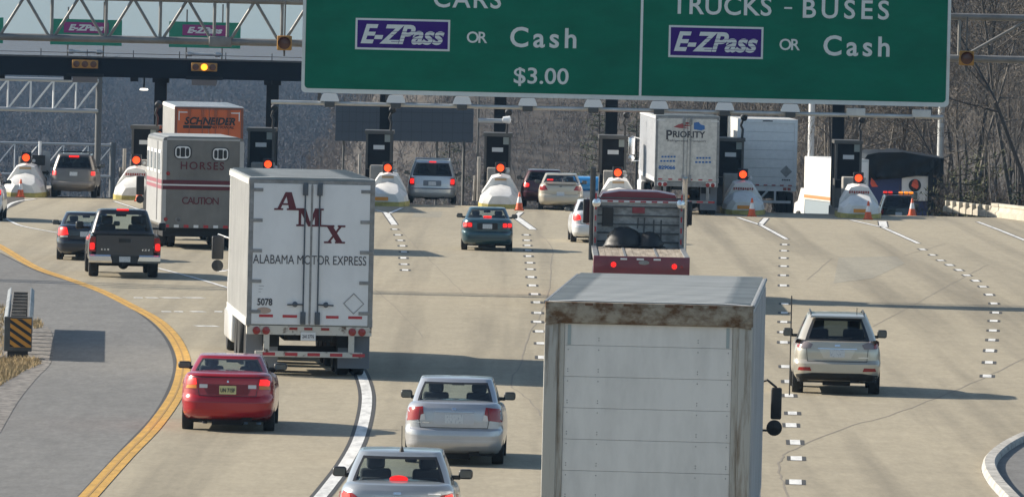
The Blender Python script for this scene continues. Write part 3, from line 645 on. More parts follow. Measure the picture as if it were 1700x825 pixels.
    MB().box(-.25, .25, -.2, .2, 0, cz0 + .19 - gz(DC + 2)).build('shaft', M_COL, c); MB().box(-.34, .34, -.3, .3, cz0 - .2 - gz(DC + 2), cz0 + .18 - gz(DC + 2)).build('column_head', M_COL, c)
    cctv = thing('booth_camera', 'black camera on top of the toll booth, ' + WHERE[i], 'camera', (b.location.x + (.45 if i != 4 else .35), 312.2, zt_), 0, 'cameras on the toll booths')
    MB().tube([(0, 0, 0), (.02, 0, .35), (-.06, 0, .5), (.02, 0, .75)], .05, 8).build('pole', M_BLK, cctv, 60)
    MB().lathe([(0, -.18), (.13, -.14), (.15, .02), (.09, .2), (0, .22)], 14, 'Y', Matrix.Translation((.06, 0, .85)) @ Matrix.Rotation(.4, 4, 'X')).build('camera_head', M_BLK, cctv, 50)
    if i in (1, 3, 4):
        pp = thing('bollard_pipe', 'pale pipe left of the toll booth, ' + WHERE[i], 'pipe', (b.location.x - .72, 310.5, 0.2), 0, 'pale pipes left of the booths')
        MB().tube([(0, 0, 0), (0, 0, 1.75)], .07, 10).build('pipe', M_ISLAND, pp, 60); MB().tube([(-.18, .1, 0), (-.14, .1, 1.0)], .06, 8).build('side_pipe', M_ISLAND, pp, 60)
# canopy signals and boxes
for px, py, lit, lab in ((141, 107, False, 'unlit three lens amber signal box on the canopy edge under the left pass sign'), (339, 112, True, 'three lens amber signal box with its middle lamp lit on the canopy edge')):
    q = Q(px, py, DC - .3); s = thing('canopy_signal', lab, 'traffic light', q, 0, 'three lens signals on the canopy')
    MB().box(-.53, .53, 0, .24, -.17, .17, bev=.03).build('housing', M_AMBERBOX, s, 40)
    for k in (-1, 0, 1): MB().lathe([(.135, -.005), (.13, -.03), (0, -.04)], 18, 'Y', Matrix.Translation((k * .35, 0, 0))).build('lens', M_AMB_ON if (lit and k == 0) else M_DKLENS, s, 40)
    q2 = Q(px - 1, py + 26, DC - .3)
    MB().box(-.5, .5, .0, .5, q2.z - q.z - .11, q2.z - q.z + .12).build('under_box', mat('grey_under_box', (.16, .14, .13), .7), s)
    MB().box(-.75, .75, .05, .45, q2.z - q.z + .123, q2.z - q.z + .25).build('mount_bracket', M_COL, s)
M_EMER = mat('emerald_sign_sheeting', (0.0, 0.22, 0.13), 0.5, noise=0.1)
M_MAG = mat('magenta_sign_sheeting', (0.26, 0.02, 0.16), 0.5, noise=0.1)
for px, lab in ((-54, 'green sign with magenta pass plate on the canopy, cut by the left edge'), (143, 'green sign with magenta pass plate on the canopy, left of the lit signal'), (340, 'green sign with magenta pass plate on the canopy, directly above the lit amber signal')):
    q = Q(px, 53 + (px - 143) * .0227, DC + .3); s = thing('pass_sign', lab, 'sign', q, 0, 'pass signs on the canopy')
    MB().box(-1.47, 1.47, 0, .06, -.56, .5).build('panel', M_EMER, s); MB().box(-.92, .92, -.02, -.003, -.06, .38).build('pass_plate', M_MAG, s)
    mb = MB(); text_at(mb, 'E-ZPass', 0, .16, 1.45, .26, -.024, .05, .3, .006, False); mb.build('plate_lettering', M_SIGNWHITE, s)
    mb = MB(); text_at(mb, 'TAGHOLDERS ONLY', 0, -.32, 2.5, .2, -.004, .02, 0, .006); mb.build('lettering', M_SIGNWHITE, s)
    for x in (-.75, .72): MB().tube([(x, .1, 1.25 if x > 0 else 1.0), (x, .1, cz1 - q.z)], .035, 6).build('mast', M_STEEL_D, s)
    MB().tube([(-.75, .0, cz1 - q.z + .2), (.72, 0, cz1 - q.z + .2)], .06, 8).lathe([(.0, -.12), (.1, -.1), (.1, .1), (0, .12)], 10, 'X', Matrix.Translation((-.6, -.02, cz1 - q.z + .2))).lathe([(.0, -.12), (.1, -.1), (.1, .1), (0, .12)], 10, 'X', Matrix.Translation((.55, -.02, cz1 - q.z + .2))).build('sign_lights', M_ALU, s, 50)
q = Q(239, 149, DC + 1.6); l = thing('canopy_lamp', 'small lit white lamp under the dark canopy on the left column', 'lamp', q)
MB().lathe([(0, .05), (.14, .045), (.18, 0), (.16, -.03), (0, -.035)], 16).build('lens', mat('lit_white_lamp', (.8, .8, .8), .4, emit=(1, .96, .88), es=1.6), l, 50); MB().tube([(0, .3, 1.0), (0, 0, .05)], .04, 6).build('stem', M_COL, l)

# cones
M_CONE = mat('orange_cone_rubber', (0.70, 0.10, 0.02), 0.5, noise=0.15); M_CBASE = mat('black_cone_base', (0.03, 0.03, 0.03), 0.7); M_CWHITE = mat('white_cone_band', (.72, .72, .72), .4)
cone0 = None
for px, py, lab in ((34, 328, 'orange traffic cone before the leftmost white crash cushion'), (231, 335, 'orange traffic cone left of the horse trailer'), (862, 350, 'orange and white traffic cone right of the cushion before the beige sedan'), (1248, 360, 'orange and white traffic cone before the cushion by the plain white box truck'), (1441, 365, 'orange and white traffic cone in front of the rightmost crash cushion'), (1514, 358, 'slim orange traffic cone standing right of the dark pilot vehicle')):
    if cone0 is None:
        c = cone0 = thing('traffic_cone', lab, 'cone')
        MB().box(-.19, .19, -.19, .19, 0, .04, bev=.01).build('base', M_CONE, c)
        MB().lathe([(.155, .04), (.15, .07), (.105, .30)], 16).lathe([(.06, .52), (.03, .70), (.02, .71), (0, .71)], 16).build('body', M_CONE, c, 50); MB().lathe([(.107, .295), (.062, .525)], 16).build('reflective_band', M_CWHITE, c, 50)
    else: c = copy_tree(cone0)
    c['label'] = lab; c['group'] = 'traffic cones'; c.location = P(px, py); c.location.z = .013 + gz(c.location.y)
# small post with black box and arrow sign at the leftmost island
g = P(38, 328); q = Q(72, 262, g.y + 3); s = thing('lane_post', 'thin pale post with a black box and a yellow lamp at the leftmost island', 'post', (Q(66, 262, g.y + 3).x, g.y + 3, .2))
MB().tube([(0, 0, 0), (0, 0, q.z + .45)], .06, 8).build('post', M_LAMPW, s); MB().box(-.3, .22, -.15, .05, q.z - .5, q.z - .1, bev=.02).build('signal_box', M_BLK, s); MB().box(-.55, -.35, -.1, .05, q.z - .38, q.z - .14, bev=.03).build('amber_lamp', M_ORANGE, s)
s = thing('arrow_board', 'narrow pale vertical sign with a black arrow right of the leftmost signal', 'sign', (Q(77, 262, g.y + 3.4).x, g.y + 3.4, .0))
MB().box(-.16, .16, 0, .03, q.z - .75, q.z + .25).build('panel', mat('grey_panel', (.33, .35, .36), .6), s); MB().prism([(-.15, q.z - .55), (.02, q.z - .55), (.02, q.z - .48), (.14, q.z - .6), (.02, q.z - .72), (.02, q.z - .65), (-.15, q.z - .65)], -.012, -.002).build('arrow', M_BLK, s); MB().tube([(0, .06, 0.0), (0, .06, q.z)], .03, 6).build('post', M_STEEL, s)

# gantries, message boards and poles beyond the plaza
M_PALEST = mat('pale_blue_grey_steel', (0.36, 0.38, 0.40), 0.5, metal=.2)
def far_gantry(d, ztop, zbot, x_post, postr, label, pitch, gz, px0=-160, ptop=None):
    g = thing('far_gantry', label, 'gantry', (0, d, gz), 0, 'steel truss gantries beyond the booths'); s = FOC / d
    X0, X1 = (px0 - 850) / s, x_post
    for z in (ztop, zbot): MB().tube([(X0, 0, z - gz), (X1, 0, z - gz)], .09, 8).build('chord', M_PALEST, g, 60)
    x = X1 - pitch
    while x > X0:
        MB().tube([(x, 0, zbot - gz), (x, 0, ztop - gz)], .045, 6).build('post_bar', M_LAMPW, g, 60); MB().tube([(x, 0, zbot - gz), (x + pitch, 0, ztop - gz)], .045, 6).build('diagonal_bar', M_LAMPW, g, 60); x -= pitch
    MB().tube([(X1, .1, 0), (X1, .1, (ptop or ztop) - gz + .2)], postr, 14).build('post', mat('dark_post_steel', (.10, .105, .11), .6, metal=.2), g, 60)
far_gantry(345, Q(0, 131, 345).z, Q(0, 181, 345).z, Q(163, 200, 345).x, .14, 'pale truss gantry with a grey post beyond the leftmost toll lane', 1.0, -1.6, ptop=Q(163, 132, 345).z)
far_gantry(560, Q(0, 237, 560).z, Q(0, 289, 560).z, Q(187, 250, 560).x, .22, 'low distant truss gantry behind the bronze sport utility', 1.75, -11)
for x0, x1, lab in ((557, 648, 'dark blue message board behind the booth left of the minivan'), (649, 786, 'wider dark blue message board above the silver minivan')):
    d = 380; a, b = Q(x0, 203, d), Q(x1, 203, d); z0, z1 = Q(x0, 234, d).z, Q(x0, 170, d).z
    m = thing('message_board', lab, 'message board', ((a.x + b.x) / 2, d, -2)); hw = (b.x - a.x) / 2
    MB().box(-hw, hw, 0, .5, z0 + 2, z1 + 2).build('cabinet', mat('slate_blue_cabinet', (.035, .05, .075), .5), m)
    mb = MB()
    for k in range(1, 8): mb.box(-hw + k * hw / 4 - .01, -hw + k * hw / 4 + .01, -.02, -.003, z0 + 2.05, z1 + 1.95)
    for k in range(1, 4): zz_ = z0 + 2 + k * (z1 - z0) / 4; mb.box(-hw + .05, hw - .05, -.035, -.022, zz_ - .01, zz_ + .01)
    mb.build('panel_seams', mat('slate_seams', (.02, .03, .045), .5), m)
    for px in ((725, 769) if x1 > 700 else (570, 632)): x = Q(px, 250, d).x - m.location.x; MB().tube([(x, .25, 0), (x, .25, z0 + 2)], .06, 10).build('post', M_STEEL_D, m, 60)
for px, top, r, lab in ((1345, 165, .155, 'thick pale steel pole beyond the plain white box truck'), (1560, 165, .165, 'thick pale steel pole behind the tarped load')):
    d = 384; b = Q(px, 300, d); o = thing('steel_pole', lab, 'pole', (b.x, d, gz(d))); MB().tube([(0, 0, 0), (0, 0, Q(px, top, d).z - gz(d))], r, 16).build('shaft', M_LAMPW if px < 1400 else M_ALU, o, 60); MB().lathe([(.3, 0), (.3, .06), (.18, .08), (.16, .3)], 14).build('base_flange', M_STEEL, o, 40)
o = thing('sensor_pole', 'thin dark pole with a white horn sensor beside the booth right of the minivan', 'pole', (Q(793, 250, 311).x, 311.2, .2)); zz_ = Q(793, 162, 311).z
MB().tube([(0, 0, 0), (0, 0, zz_)], .045, 8).build('pole', M_STEEL_D, o, 60); za = Q(820, 201, 311).z - .2; MB().tube([(0, 0, za), (1.0, 0, za)], .1, 10).build('arm', M_PALEST, o, 60); MB().lathe([(0, -.2), (.12, -.18), (.16, .1), (0, .16)], 12, 'X', Matrix.Translation((1.15, -.05, za + .05))).build('horn', M_LAMPW, o, 50)
o = thing('lamp_pole', 'slender grey pole standing right of the silver minivan', 'pole', (Q(769, 300, 325).x, 325, gz(325))); MB().tube([(0, 0, 0), (0, 0, Q(769, 235, 325).z - gz(325))], .055, 8).build('shaft', M_STEEL_D, o, 60); MB().box(-.16, .16, -.16, .16, 0, .05).build('foot_plate', M_STEEL, o)
# concrete barrier at the right
M_PARA = mat('cream_concrete', (0.52, 0.47, 0.38), 0.85, noise=0.35, nscale=(1.2, 1.2, 1.6))
for (xa, ya, xb_, yb_, h, lab) in ((1566, 351, 1640, 360, .30, 'cream concrete barrier section next to the tarped load'), (1641, 360, 1790, 378, .42, 'long cream concrete barrier running to the right edge')):
    a, b = P(xa, ya), P(xb_, yb_); d = (b - a); ln = d.length; o = thing('concrete_barrier', lab, 'barrier', a, math.atan2(d.y, d.x))
    mb = MB(); prof = [(-.02, 0), (-.02, .2), (.08, .26), (.12, h), (.36, h), (.38, 0)]
    mb.loft([[(x, y, z) for y, z in prof] for x in (0.02, ln - .02)]); mb.build('wall', M_PARA, o)
    MB().box(.01, ln - .01, .09, .40, h + .002, h + .13, bev=.02).build('coping', M_PARA, o)
    for k in range(int(ln // 1.2) + 1):
        if xa < 1600: MB().box(k * 1.1 + .5, k * 1.1 + .66, -.06, .1, 0, h + .16, bev=.02).build('pier', M_PARA, o)
# guardrail end with hazard marker
gb = P(29, 597); gr = thing('guardrail', 'weathered steel guardrail end seen head on beside the grey shoulder', 'guardrail', (gb.x, gb.y, .02), R(3.4))
M_ZINC = mat('weathered_zinc', (0.30, 0.31, 0.31), 0.5, metal=.5, noise=.4, nscale=(3, 1, 3))
wprof = [(.0, .50), (.07, .56), (.07, .62), (-.0, .68), (.0, .70), (.07, .76), (.07, .82), (.0, .88), (-.02, .88), (.05, .81), (.05, .77), (-.02, .71), (-.02, .67), (.05, .61), (.05, .57), (-.02, .50)]
for x, sgn in ((.24, 1), (-.24, -1)):
    MB().loft([[(x + sgn * u + (.0 if y < 12 else 0), y, z + .004 * y) for u, z in wprof] for y in (.05, 6, 12, 16)]).build('rail', M_ZINC, gr)
for k in range(8): MB().box(-.16, .16, .5 + 1.9 * k, .68 + 1.9 * k, 0, .92).build('post', mat('grey_timber_post', (.17, .15, .13), .9, noise=.4, nscale=(4, 4, 1)), gr)
MB().box(-.30, .30, -.05, .04, .16, .90, bev=.02).build('nose_plate', mat('dark_grey_nose', (.085, .085, .08), .7, noise=.3), gr); MB().box(-.22, .22, .05, .5, 0, .2).build('foot_block', M_BLK, gr)
hz = thing('hazard_marker', 'orange and black diagonally striped hazard board on the guardrail end', 'sign', (gb.x + .06, gb.y - .062, .02))
MB().box(-.225, .225, -.008, .0, .25, .86).build('board', mat('orange_sheeting', (.62, .27, .03), .5, noise=.15), hz)
mb = MB()
for k in range(7):
    z = 1.02 - k * .175; q_ = [(-.225, z), (.225, z - .30), (.225, z - .38), (-.225, z - .08)]
    # clip the stripe to the board
    bm = bmesh.new(); bm.faces.new([bm.verts.new((x, -.012, zz_)) for x, zz_ in q_])
    for co, no in (((0, 0, .855), (0, 0, 1)), ((0, 0, .255), (0, 0, -1))): bmesh.ops.bisect_plane(bm, geom=bm.verts[:] + bm.edges[:] + bm.faces[:], plane_co=co, plane_no=no, clear_outer=True)
    mb.bm(bm)
mb.build('black_stripes', M_BLK, hz)
# ================================================================== CARS
M_TYRE = mat('tyre_rubber', (0.016, 0.016, 0.017), 0.85)
M_RIM = mat('alloy_rim', (0.42, 0.42, 0.43), 0.35, metal=0.7)
M_TRIM = mat('black_trim', (0.014, 0.014, 0.015), 0.45)
M_INT = mat('dark_interior', (0.022, 0.023, 0.026), 0.85)
M_SEAT = mat('grey_seat_fabric', (0.045, 0.046, 0.05), 0.9)
M_TAIL = mat('red_lamp_lens', (0.26, 0.008, 0.008), 0.2, coat=.3)
M_TAIL_ON = mat('lit_red_lamp_lens', (0.3, 0.01, 0.01), 0.4, emit=(1.0, 0.014, 0.010), es=.85)
M_CLEAR = mat('clear_lamp_lens', (0.62, 0.58, 0.56), 0.15, coat=.5)
M_AMBL = mat('amber_lamp_lens', (0.62, 0.20, 0.03), 0.2)
M_PLATE = mat('pale_license_plate', (0.55, 0.58, 0.60), 0.5, noise=1, col2=(0.22, 0.25, 0.32), nscale=(46, 46, 22), lo=.34, hi=.48)
M_PLATEY = mat('cream_license_plate', (0.62, 0.55, 0.25), 0.5)
M_CHROME = mat('bright_chrome', (0.80, 0.80, 0.81), 0.22, metal=1.0)
M_UNDER = mat('dark_underbody', (0.012, 0.012, 0.012), 0.9)
G_CLEAR = glass('window_glass', (0.72, 0.80, 0.82)); G_TINT = glass('tinted_window_glass', (0.17, 0.20, 0.20)); G_DARK = glass('privacy_glass', (0.06, 0.07, 0.07))
def paint(name, col, metal=0.0, rough=0.32, dirt=0.12): return mat(name, col, rough, metal, coat=0.7, noise=dirt, nscale=(1.2, 1.2, 3.0), lo=.3, hi=.6)

NR, NC, NS = 7, 6, 16
def ring(yr, yf, w, rr, rf, bowr, bowf, taper=0.06, tr_front=0.10):
    """plan outline of one level, the right half from the middle of the tail forward, then mirrored"""
    h = []; ym, hl = (yr + yf) / 2, (yf - yr) / 2
    for i in range(NR): x = (w - rr) * i / NR; h.append((x, yr + bowr * (x / w) ** 2))
    b = bowr * ((w - rr) / w) ** 2
    for i in range(NC): a = R(90 * i / NC); h.append((w - rr + rr * math.sin(a), yr + b + (rr * 1.15) * (1 - math.cos(a))))
    y0 = yr + b + rr * 1.15; bf = bowf * ((w - rf) / w) ** 2; y1 = yf - bf - rf * 1.15
    for i in range(NS): h.append((w, y0 + (y1 - y0) * i / NS))
    for i in range(NC): a = R(90 * i / NC); h.append((w - rf + rf * math.cos(a), y1 + rf * 1.15 * math.sin(a)))
    for i in range(NR + 1): x = (w - rf) * (1 - i / NR); h.append((x, yf - bowf * (x / w) ** 2))
    out = []
    for x, y in h:
        t = (y - ym) / hl; k = 1 - (taper if t < 0 else tr_front) * abs(t) ** 3; out.append((x * k, y))
    return out + [(-x, y) for x, y in out[-2:0:-1]]
HALF = NR + NC + NS + NC + NR
def interp(tab, t):
    if t <= tab[0][0]: return tab[0][1]
    for (a, va), (b, vb) in zip(tab[:-1], tab[1:]):
        if t <= b: f = (t - a) / (b - a); return va + (vb - va) * f
    return tab[-1][1]
def sinterp(tab, t):
    xs_ = [a for a, b in tab]; v = 0; k = 0.10
    return (interp(tab, t - k) + interp(tab, t - k / 2) + interp(tab, t) + interp(tab, t + k / 2) + interp(tab, t + k)) / 5
def region(i):
    i = min(i, 2 * HALF - 1 - i)        # mirror
    if i < NR: return 'rear'
    i -= NR
    if i < NC: return 'rc%d' % i
    i -= NC
    if i < NS: return 's%d' % i
    i -= NS
    if i < NC: return 'fc%d' % i
    return 'front'
def wheel_parts(r, tw):
    w_ = tw / 2
    t = MB().lathe([(r * .62, -w_ * .9), (r * .66, -w_), (r * .93, -w_), (r * .99, -w_ * .7), (r, -w_ * .3), (r, w_ * .3), (r * .99, w_ * .7), (r * .93, w_), (r * .66, w_), (r * .62, w_ * .9)], 28, 'X')
    m = MB().lathe([(r * .64, -w_ * .8), (r * .64, w_ * .86), (r * .58, w_ * .88), (r * .54, w_ * .55), (r * .2, w_ * .5), (r * .14, w_ * .7), (0, w_ * .72)], 28, 'X')
    m2 = MB()
    for k in range(6):
        a = 2 * math.pi * k / 6; M = Matrix.Rotation(a, 4, 'X'); m.box(w_ * .5, w_ * .8, -r * .07, r * .07, r * .1, r * .6, M)
    return t, m
def wheels(root, spots, r, tw, rimm=None):
    first = None
    for (x, y) in spots:
        if first is None:
            t, m = wheel_parts(r, tw); wv = t.build('wheel', M_TYRE, root, 40); m.build('rim', rimm or M_RIM, wv, 40); first = wv; c = wv
        else: c = copy_tree(first, root)
        c.location = (x, y, r - .004); c.rotation_euler = (0, 0, 0 if x > 0 else math.pi)
def bvh_of(o):
    me = o.data; return BVHTree.FromPolygons([v.co.copy() for v in me.vertices], [tuple(p.vertices) for p in me.polygons])
def decal(root, name, bvh, outline, m, off=.008, mirror=False, label=None, step=.045, depth=None):
    res = []
    for sgn in ((1, -1) if mirror else (1,)):
        bm = bmesh.new(); vs = [bm.verts.new((x * sgn, 0, z)) for x, z in outline]; bm.faces.new(vs)
        x0, x1 = min(v.co.x for v in vs), max(v.co.x for v in vs); z0, z1 = min(v.co.z for v in vs), max(v.co.z for v in vs)
        for k in range(1, int((x1 - x0) / step) + 1): bmesh.ops.bisect_plane(bm, geom=bm.verts[:] + bm.edges[:] + bm.faces[:], plane_co=(x0 + k * step, 0, 0), plane_no=(1, 0, 0))
        for k in range(1, int((z1 - z0) / step) + 1): bmesh.ops.bisect_plane(bm, geom=bm.verts[:] + bm.edges[:] + bm.faces[:], plane_co=(0, 0, z0 + k * step), plane_no=(0, 0, 1))
        last = 0.3
        ok = []
        for v in bm.verts:
            hit = bvh.ray_cast(Vector((v.co.x, -3, v.co.z)), Vector((0, 1, 0)))[0]
            if hit is None:
                for k in range(1, 14):
                    hit = bvh.ray_cast(Vector((v.co.x * (1 - .006 * k), -3, v.co.z)), Vector((0, 1, 0)))[0]
                    if hit is not None: break
            y = hit.y if hit is not None else last; v.co.y = y - off
        bmesh.ops.recalc_face_normals(bm, faces=bm.faces[:])
        ge = bmesh.ops.extrude_face_region(bm, geom=bm.faces[:]); 
        for v in [g for g in ge['geom'] if isinstance(g, bmesh.types.BMVert)]: v.co.y += off + .012
        o = MB().bm(bm).build(name, m, root, 35)
        if label: o['label'] = label
        res.append(o)
    return res
def rr2(x0, x1, z0, z1, r=.02): return rrect(x0, x1, z0, z1, min(r, (x1 - x0) / 2.01, (z1 - z0) / 2.01), 4)

def car(name, label, cat, pos, rz, S):
    """S: sizes and profiles of one kind of car; pos: the ground point midway between its rear wheels"""
    ov, wb, L, W = S['ov'], S['wb'], S['L'], S['W'] / 2
    root = thing(name, label, cat, (pos[0] + math.sin(rz) * ov, pos[1] - math.cos(rz) * ov, pos[2] if len(pos) > 2 else .014), rz, S.get('group'))
    pm = S['paint']; zb = S.get('zb', .22); deck = S['deck']; rear = S['rear']; front = S.get('front', [(0, .14), (.2, .02), (.45, 0), (.7, .08), (1, .22)])
    wp = S.get('wp', [(0, .90), (.12, .965), (.4, 1.0), (.68, .99), (.86, .96), (.95, .93), (1, .885)])
    ztr = rear[-1][0]; rings = []
    lev = sorted(set([0, .06, .14, .24, .36, .48, .58, .64, .7, .78, .86, .92, .96, 1.0] + [round((z - zb) / (ztr - zb), 3) for z, y in rear]))
    rcr = S.get('rc', .30)
    def body_ring(t, k=1.0, dz=0.0):
        z = zb + t * (ztr - zb); yr = interp(rear, z); yf = L - interp(front, t); w_ = W * interp(wp, t)
        rg = ring(yr, yf, w_, rcr, .42, S.get('bow', .10), .22, S.get('taper', .06))
        ym = (yr + yf) / 2; out = []
        for x, y in rg:
            zt_ = sinterp(deck, y); out.append((x * k, ym + (y - ym) * (1 - (1 - k) * .45), zb + t * (zt_ - zb) + dz))
        return out
    for t in lev: rings.append(body_ring(t))
    rings += [body_ring(1, .955, .012), body_ring(1, .80, .026), body_ring(1, .45, .038), body_ring(1, .1, .04)]
    body = MB().loft(rings).build('body', pm, root, 32)
    # wheel arches
    r, tw = S['r'], S.get('tw', .2); tx = S.get('track', W - tw / 2 - .03)
    cut = MB()
    for sx in (-1, 1):
        for y in (ov, ov + wb): cut.lathe([(r + .055, -.16), (r + .055, .30)] if sx > 0 else [(r + .055, -.30), (r + .055, .16)], 28, 'X', Matrix.Translation((sx * tx, y, r + .01)))
    cb = cut.build('cutter', M_UNDER)
    bo = body.modifiers.new('arch', 'BOOLEAN'); bo.object = cb; bo.operation = 'DIFFERENCE'; bo.solver = 'EXACT'
    body.data.materials.append(M_UNDER)
    try: bo.material_mode = 'TRANSFER'
    except Exception: pass
    bpy.context.view_layer.update()
    nm = bpy.data.meshes.new_from_object(body.evaluated_get(bpy.context.evaluated_depsgraph_get()))
    body.modifiers.clear()
    bv = bvh_of(body)
    if len(nm.polygons) > 200: body.data = nm; nm.name = 'body'
    bpy.data.objects.remove(cb)
    wheels(root, [(-tx, ov), (tx, ov), (-tx, ov + wb), (tx, ov + wb)], r, tw, S.get('rim'))
    MB().box(-W * .62, W * .62, ov - .15, ov + .15, r * .7, r * .95).box(-W * .80, W * .80, .35, L - .6, zb - .05, zb + .12).box(-.28, .28, .25, .75, zb - .10, zb + .05).box(W * .30, W * .5, .12, .6, zb - .04, zb + .05).build('underbody', M_UNDER, root)
    # greenhouse
    g = S['g']; N = 12; G = []
    b0 = ring(g['yr0'], g['yf0'], g['w0'], g.get('rc0', .16), .25, g.get('bow0', .10), .25, .03, .06); b1 = ring(g['yr1'], g['yf1'], g['w1'], g.get('rc1', .15), .2, g.get('bow1', .07), .16, .04, .05)
    for i in range(N + 1):
        v = i / N; bul = 1 + .018 * math.sin(math.pi * v); row = []
        for (x0, y0), (x1, y1) in zip(b0, b1):
            z0 = sinterp(deck, y0) - .035; z1 = interp(g['roof'], y1); x = (x0 + (x1 - x0) * v) * bul; y = y0 + (y1 - y0) * v
            row.append((x, y, z0 + (z1 - z0) * v))
        G.append(row)
    ymr = (g['yr1'] + g['yf1']) / 2
    def roof_ring(k, dz, ky):
        return [(x * k, ymr + (y - ymr) * ky, interp(g['roof'], ymr + (y - ymr) * ky) + dz) for x, y in b1]
    caps = [roof_ring(.975, .012, .985), roof_ring(.90, .020, .955), roof_ring(.6, .028, .8), roof_ring(.2, .030, .4)]
    n = len(b0); shell = MB(); vs = [p for r_ in G for p in r_] + [p for r_ in caps for p in r_]; fs = []; win = {}
    pil = S.get('pillars', {'rear': ('rear', 'rc0', 'rc1'), 'side': tuple('s%d' % k for k in range(1, NS) if k not in (8,)), 'front': ('front', 'fc2', 'fc3', 'fc4', 'fc5')})
    for i in range(N + len(caps)):
        for k in range(n):
            f = (i * n + k, i * n + (k + 1) % n, (i + 1) * n + (k + 1) % n, (i + 1) * n + k)
            if 1 <= i < N - 1:
                rg = region(k); w_ = None
                for nm_, regs in pil.items():
                    if rg in regs: w_ = nm_ + ('R' if (nm_ == 'side' and k < HALF) else '')
                if w_:
                    if i in (1, N - 2) or rg in ('rc1', 'fc2', 's1', 's15', 's7', 's9'): w_ = 'seal'
                    win.setdefault(w_, []).append(f); continue
            fs.append(f)
    fs.append(tuple((N + len(caps)) * n + k for k in range(n)))
    shell.add(vs, fs); shell.build('cabin_shell', pm, root, 38)
    names = {'seal': 'window_seal', 'rear': 'rear_window', 'side': 'side_window', 'sideR': 'side_window', 'front': 'windscreen'}
    for k_, ff in win.items():
        used = sorted(set(i for f in ff for i in f)); mp = {u: i for i, u in enumerate(used)}
        gm = M_TRIM if k_ == 'seal' else S.get('glass', {}).get(k_.replace('R', ''), G_CLEAR)
        MB().add([vs[u] for u in used], [tuple(mp[i] for i in f) for f in ff]).build(names[k_], gm, root, 60)
    gb_ = [(x, y, z) for r_ in G for (x, y, z) in r_]
    # interior
    yf_ = g['yf0'] - .45; zi = sinterp(deck, (g['yr0'] + g['yf0']) / 2)
    MB().box(-g['w0'] * .86, g['w0'] * .86, g['yr0'] + .12, g['yf0'] - .3, zi - .3, zi + .012).box(-g['w0'] * .8, g['w0'] * .8, g['yf0'] - .75, g['yf0'] - .35, zi, zi + .05).build('interior', M_INT, root)
    ys_ = S.get('seat_y', g['yf1'] - .25); zr = interp(g['roof'], ys_)
    for sx in (-.37, .37):
        hs = zr - zi; MB().box(sx - .22, sx + .22, ys_ - .06, ys_ + .08, zi - .1, zi + hs * .42, bev=.05).box(sx - .13, sx + .13, ys_ - .05, ys_ + .05, zi + hs * .40, zi + hs * .78, bev=.05).build('front_seat', M_SEAT, root, 40)
    if S.get('rear_heads', True):
        yq = max(g['yr1'] + .12, g['yr0'] + .45)
        for sx in (-.40, .40): MB().box(sx - .15, sx + .15, yq - .05, yq + .05, zi - .05, zi + .14, bev=.045).build('rear_headrest', M_SEAT, root, 40)
    MB().box(-.11, .11, g['yf1'] + .05, g['yf1'] + .08, interp(g['roof'], g['yf1']) - .13, interp(g['roof'], g['yf1']) - .06, bev=.012).build('rear_view_mirror', M_INT, root)
    # door mirrors
    ym_ = g['yf0'] - S.get('mir_back', .62); zm = sinterp(deck, ym_) + S.get('mir_up', .05); mw, mh = S.get('mir', (.20, .14)); xm = g['w0'] + .02
    for sx in (-1, 1):
        o = MB().box(sx * (xm + .09) - mw / 2 + sx * .03, sx * (xm + .09) + mw / 2 + sx * .03, ym_ - .07, ym_ + .07, zm, zm + mh, bev=.045).box(min(sx * (xm - .12), sx * (xm + .05)), max(sx * (xm - .12), sx * (xm + .05)), ym_ - .02, ym_ + .05, zm - .01, zm + .05, bev=.015).build('door_mirror', S.get('mirm', M_TRIM), root, 40)
        MB().box(sx * (xm + .12) - mw * .4, sx * (xm + .12) + mw * .4, ym_ - .076, ym_ - .071, zm + .02, zm + mh - .02).build('mirror_glass', M_CHROME if False else mat('mirror_glass_grey', (.12, .14, .15), .12, metal=.5), o)
    # rear window seal, then lamps, plates and trims seen from behind
    for it in S['decals']:
        nm_, out, m_ = it[0], it[1], it[2]; kw = dict(it[3]) if len(it) > 3 else {}
        src = bv
        if kw.pop('glassbv', False):
            gi = [(i * n + k, i * n + (k + 1) % n, (i + 1) * n + (k + 1) % n, (i + 1) * n + k) for i in range(N + len(caps)) for k in range(n)]
            src = BVHTree.FromPolygons([Vector(v) for v in vs], gi)
        decal(root, nm_, src, out, m_, **kw)
    return root
def seam(x0, x1, z, h=.012): return ('lid_seam', [(x0, z), (x1, z), (x1, z + h), (x0, z + h)], M_TRIM, {'off': .003})
def lid(w_, z0, z1, m=None):
    t = .011; return [('lid_seam', [(-w_, z0), (w_, z0), (w_, z0 + t), (-w_, z0 + t)], M_TRIM, {'off': .0025}), ('lid_seam', [(w_, z0), (w_ + t, z0), (w_ + t * 3, z1), (w_ + t * 2, z1)], M_TRIM, {'off': .0025, 'mirror': True})]

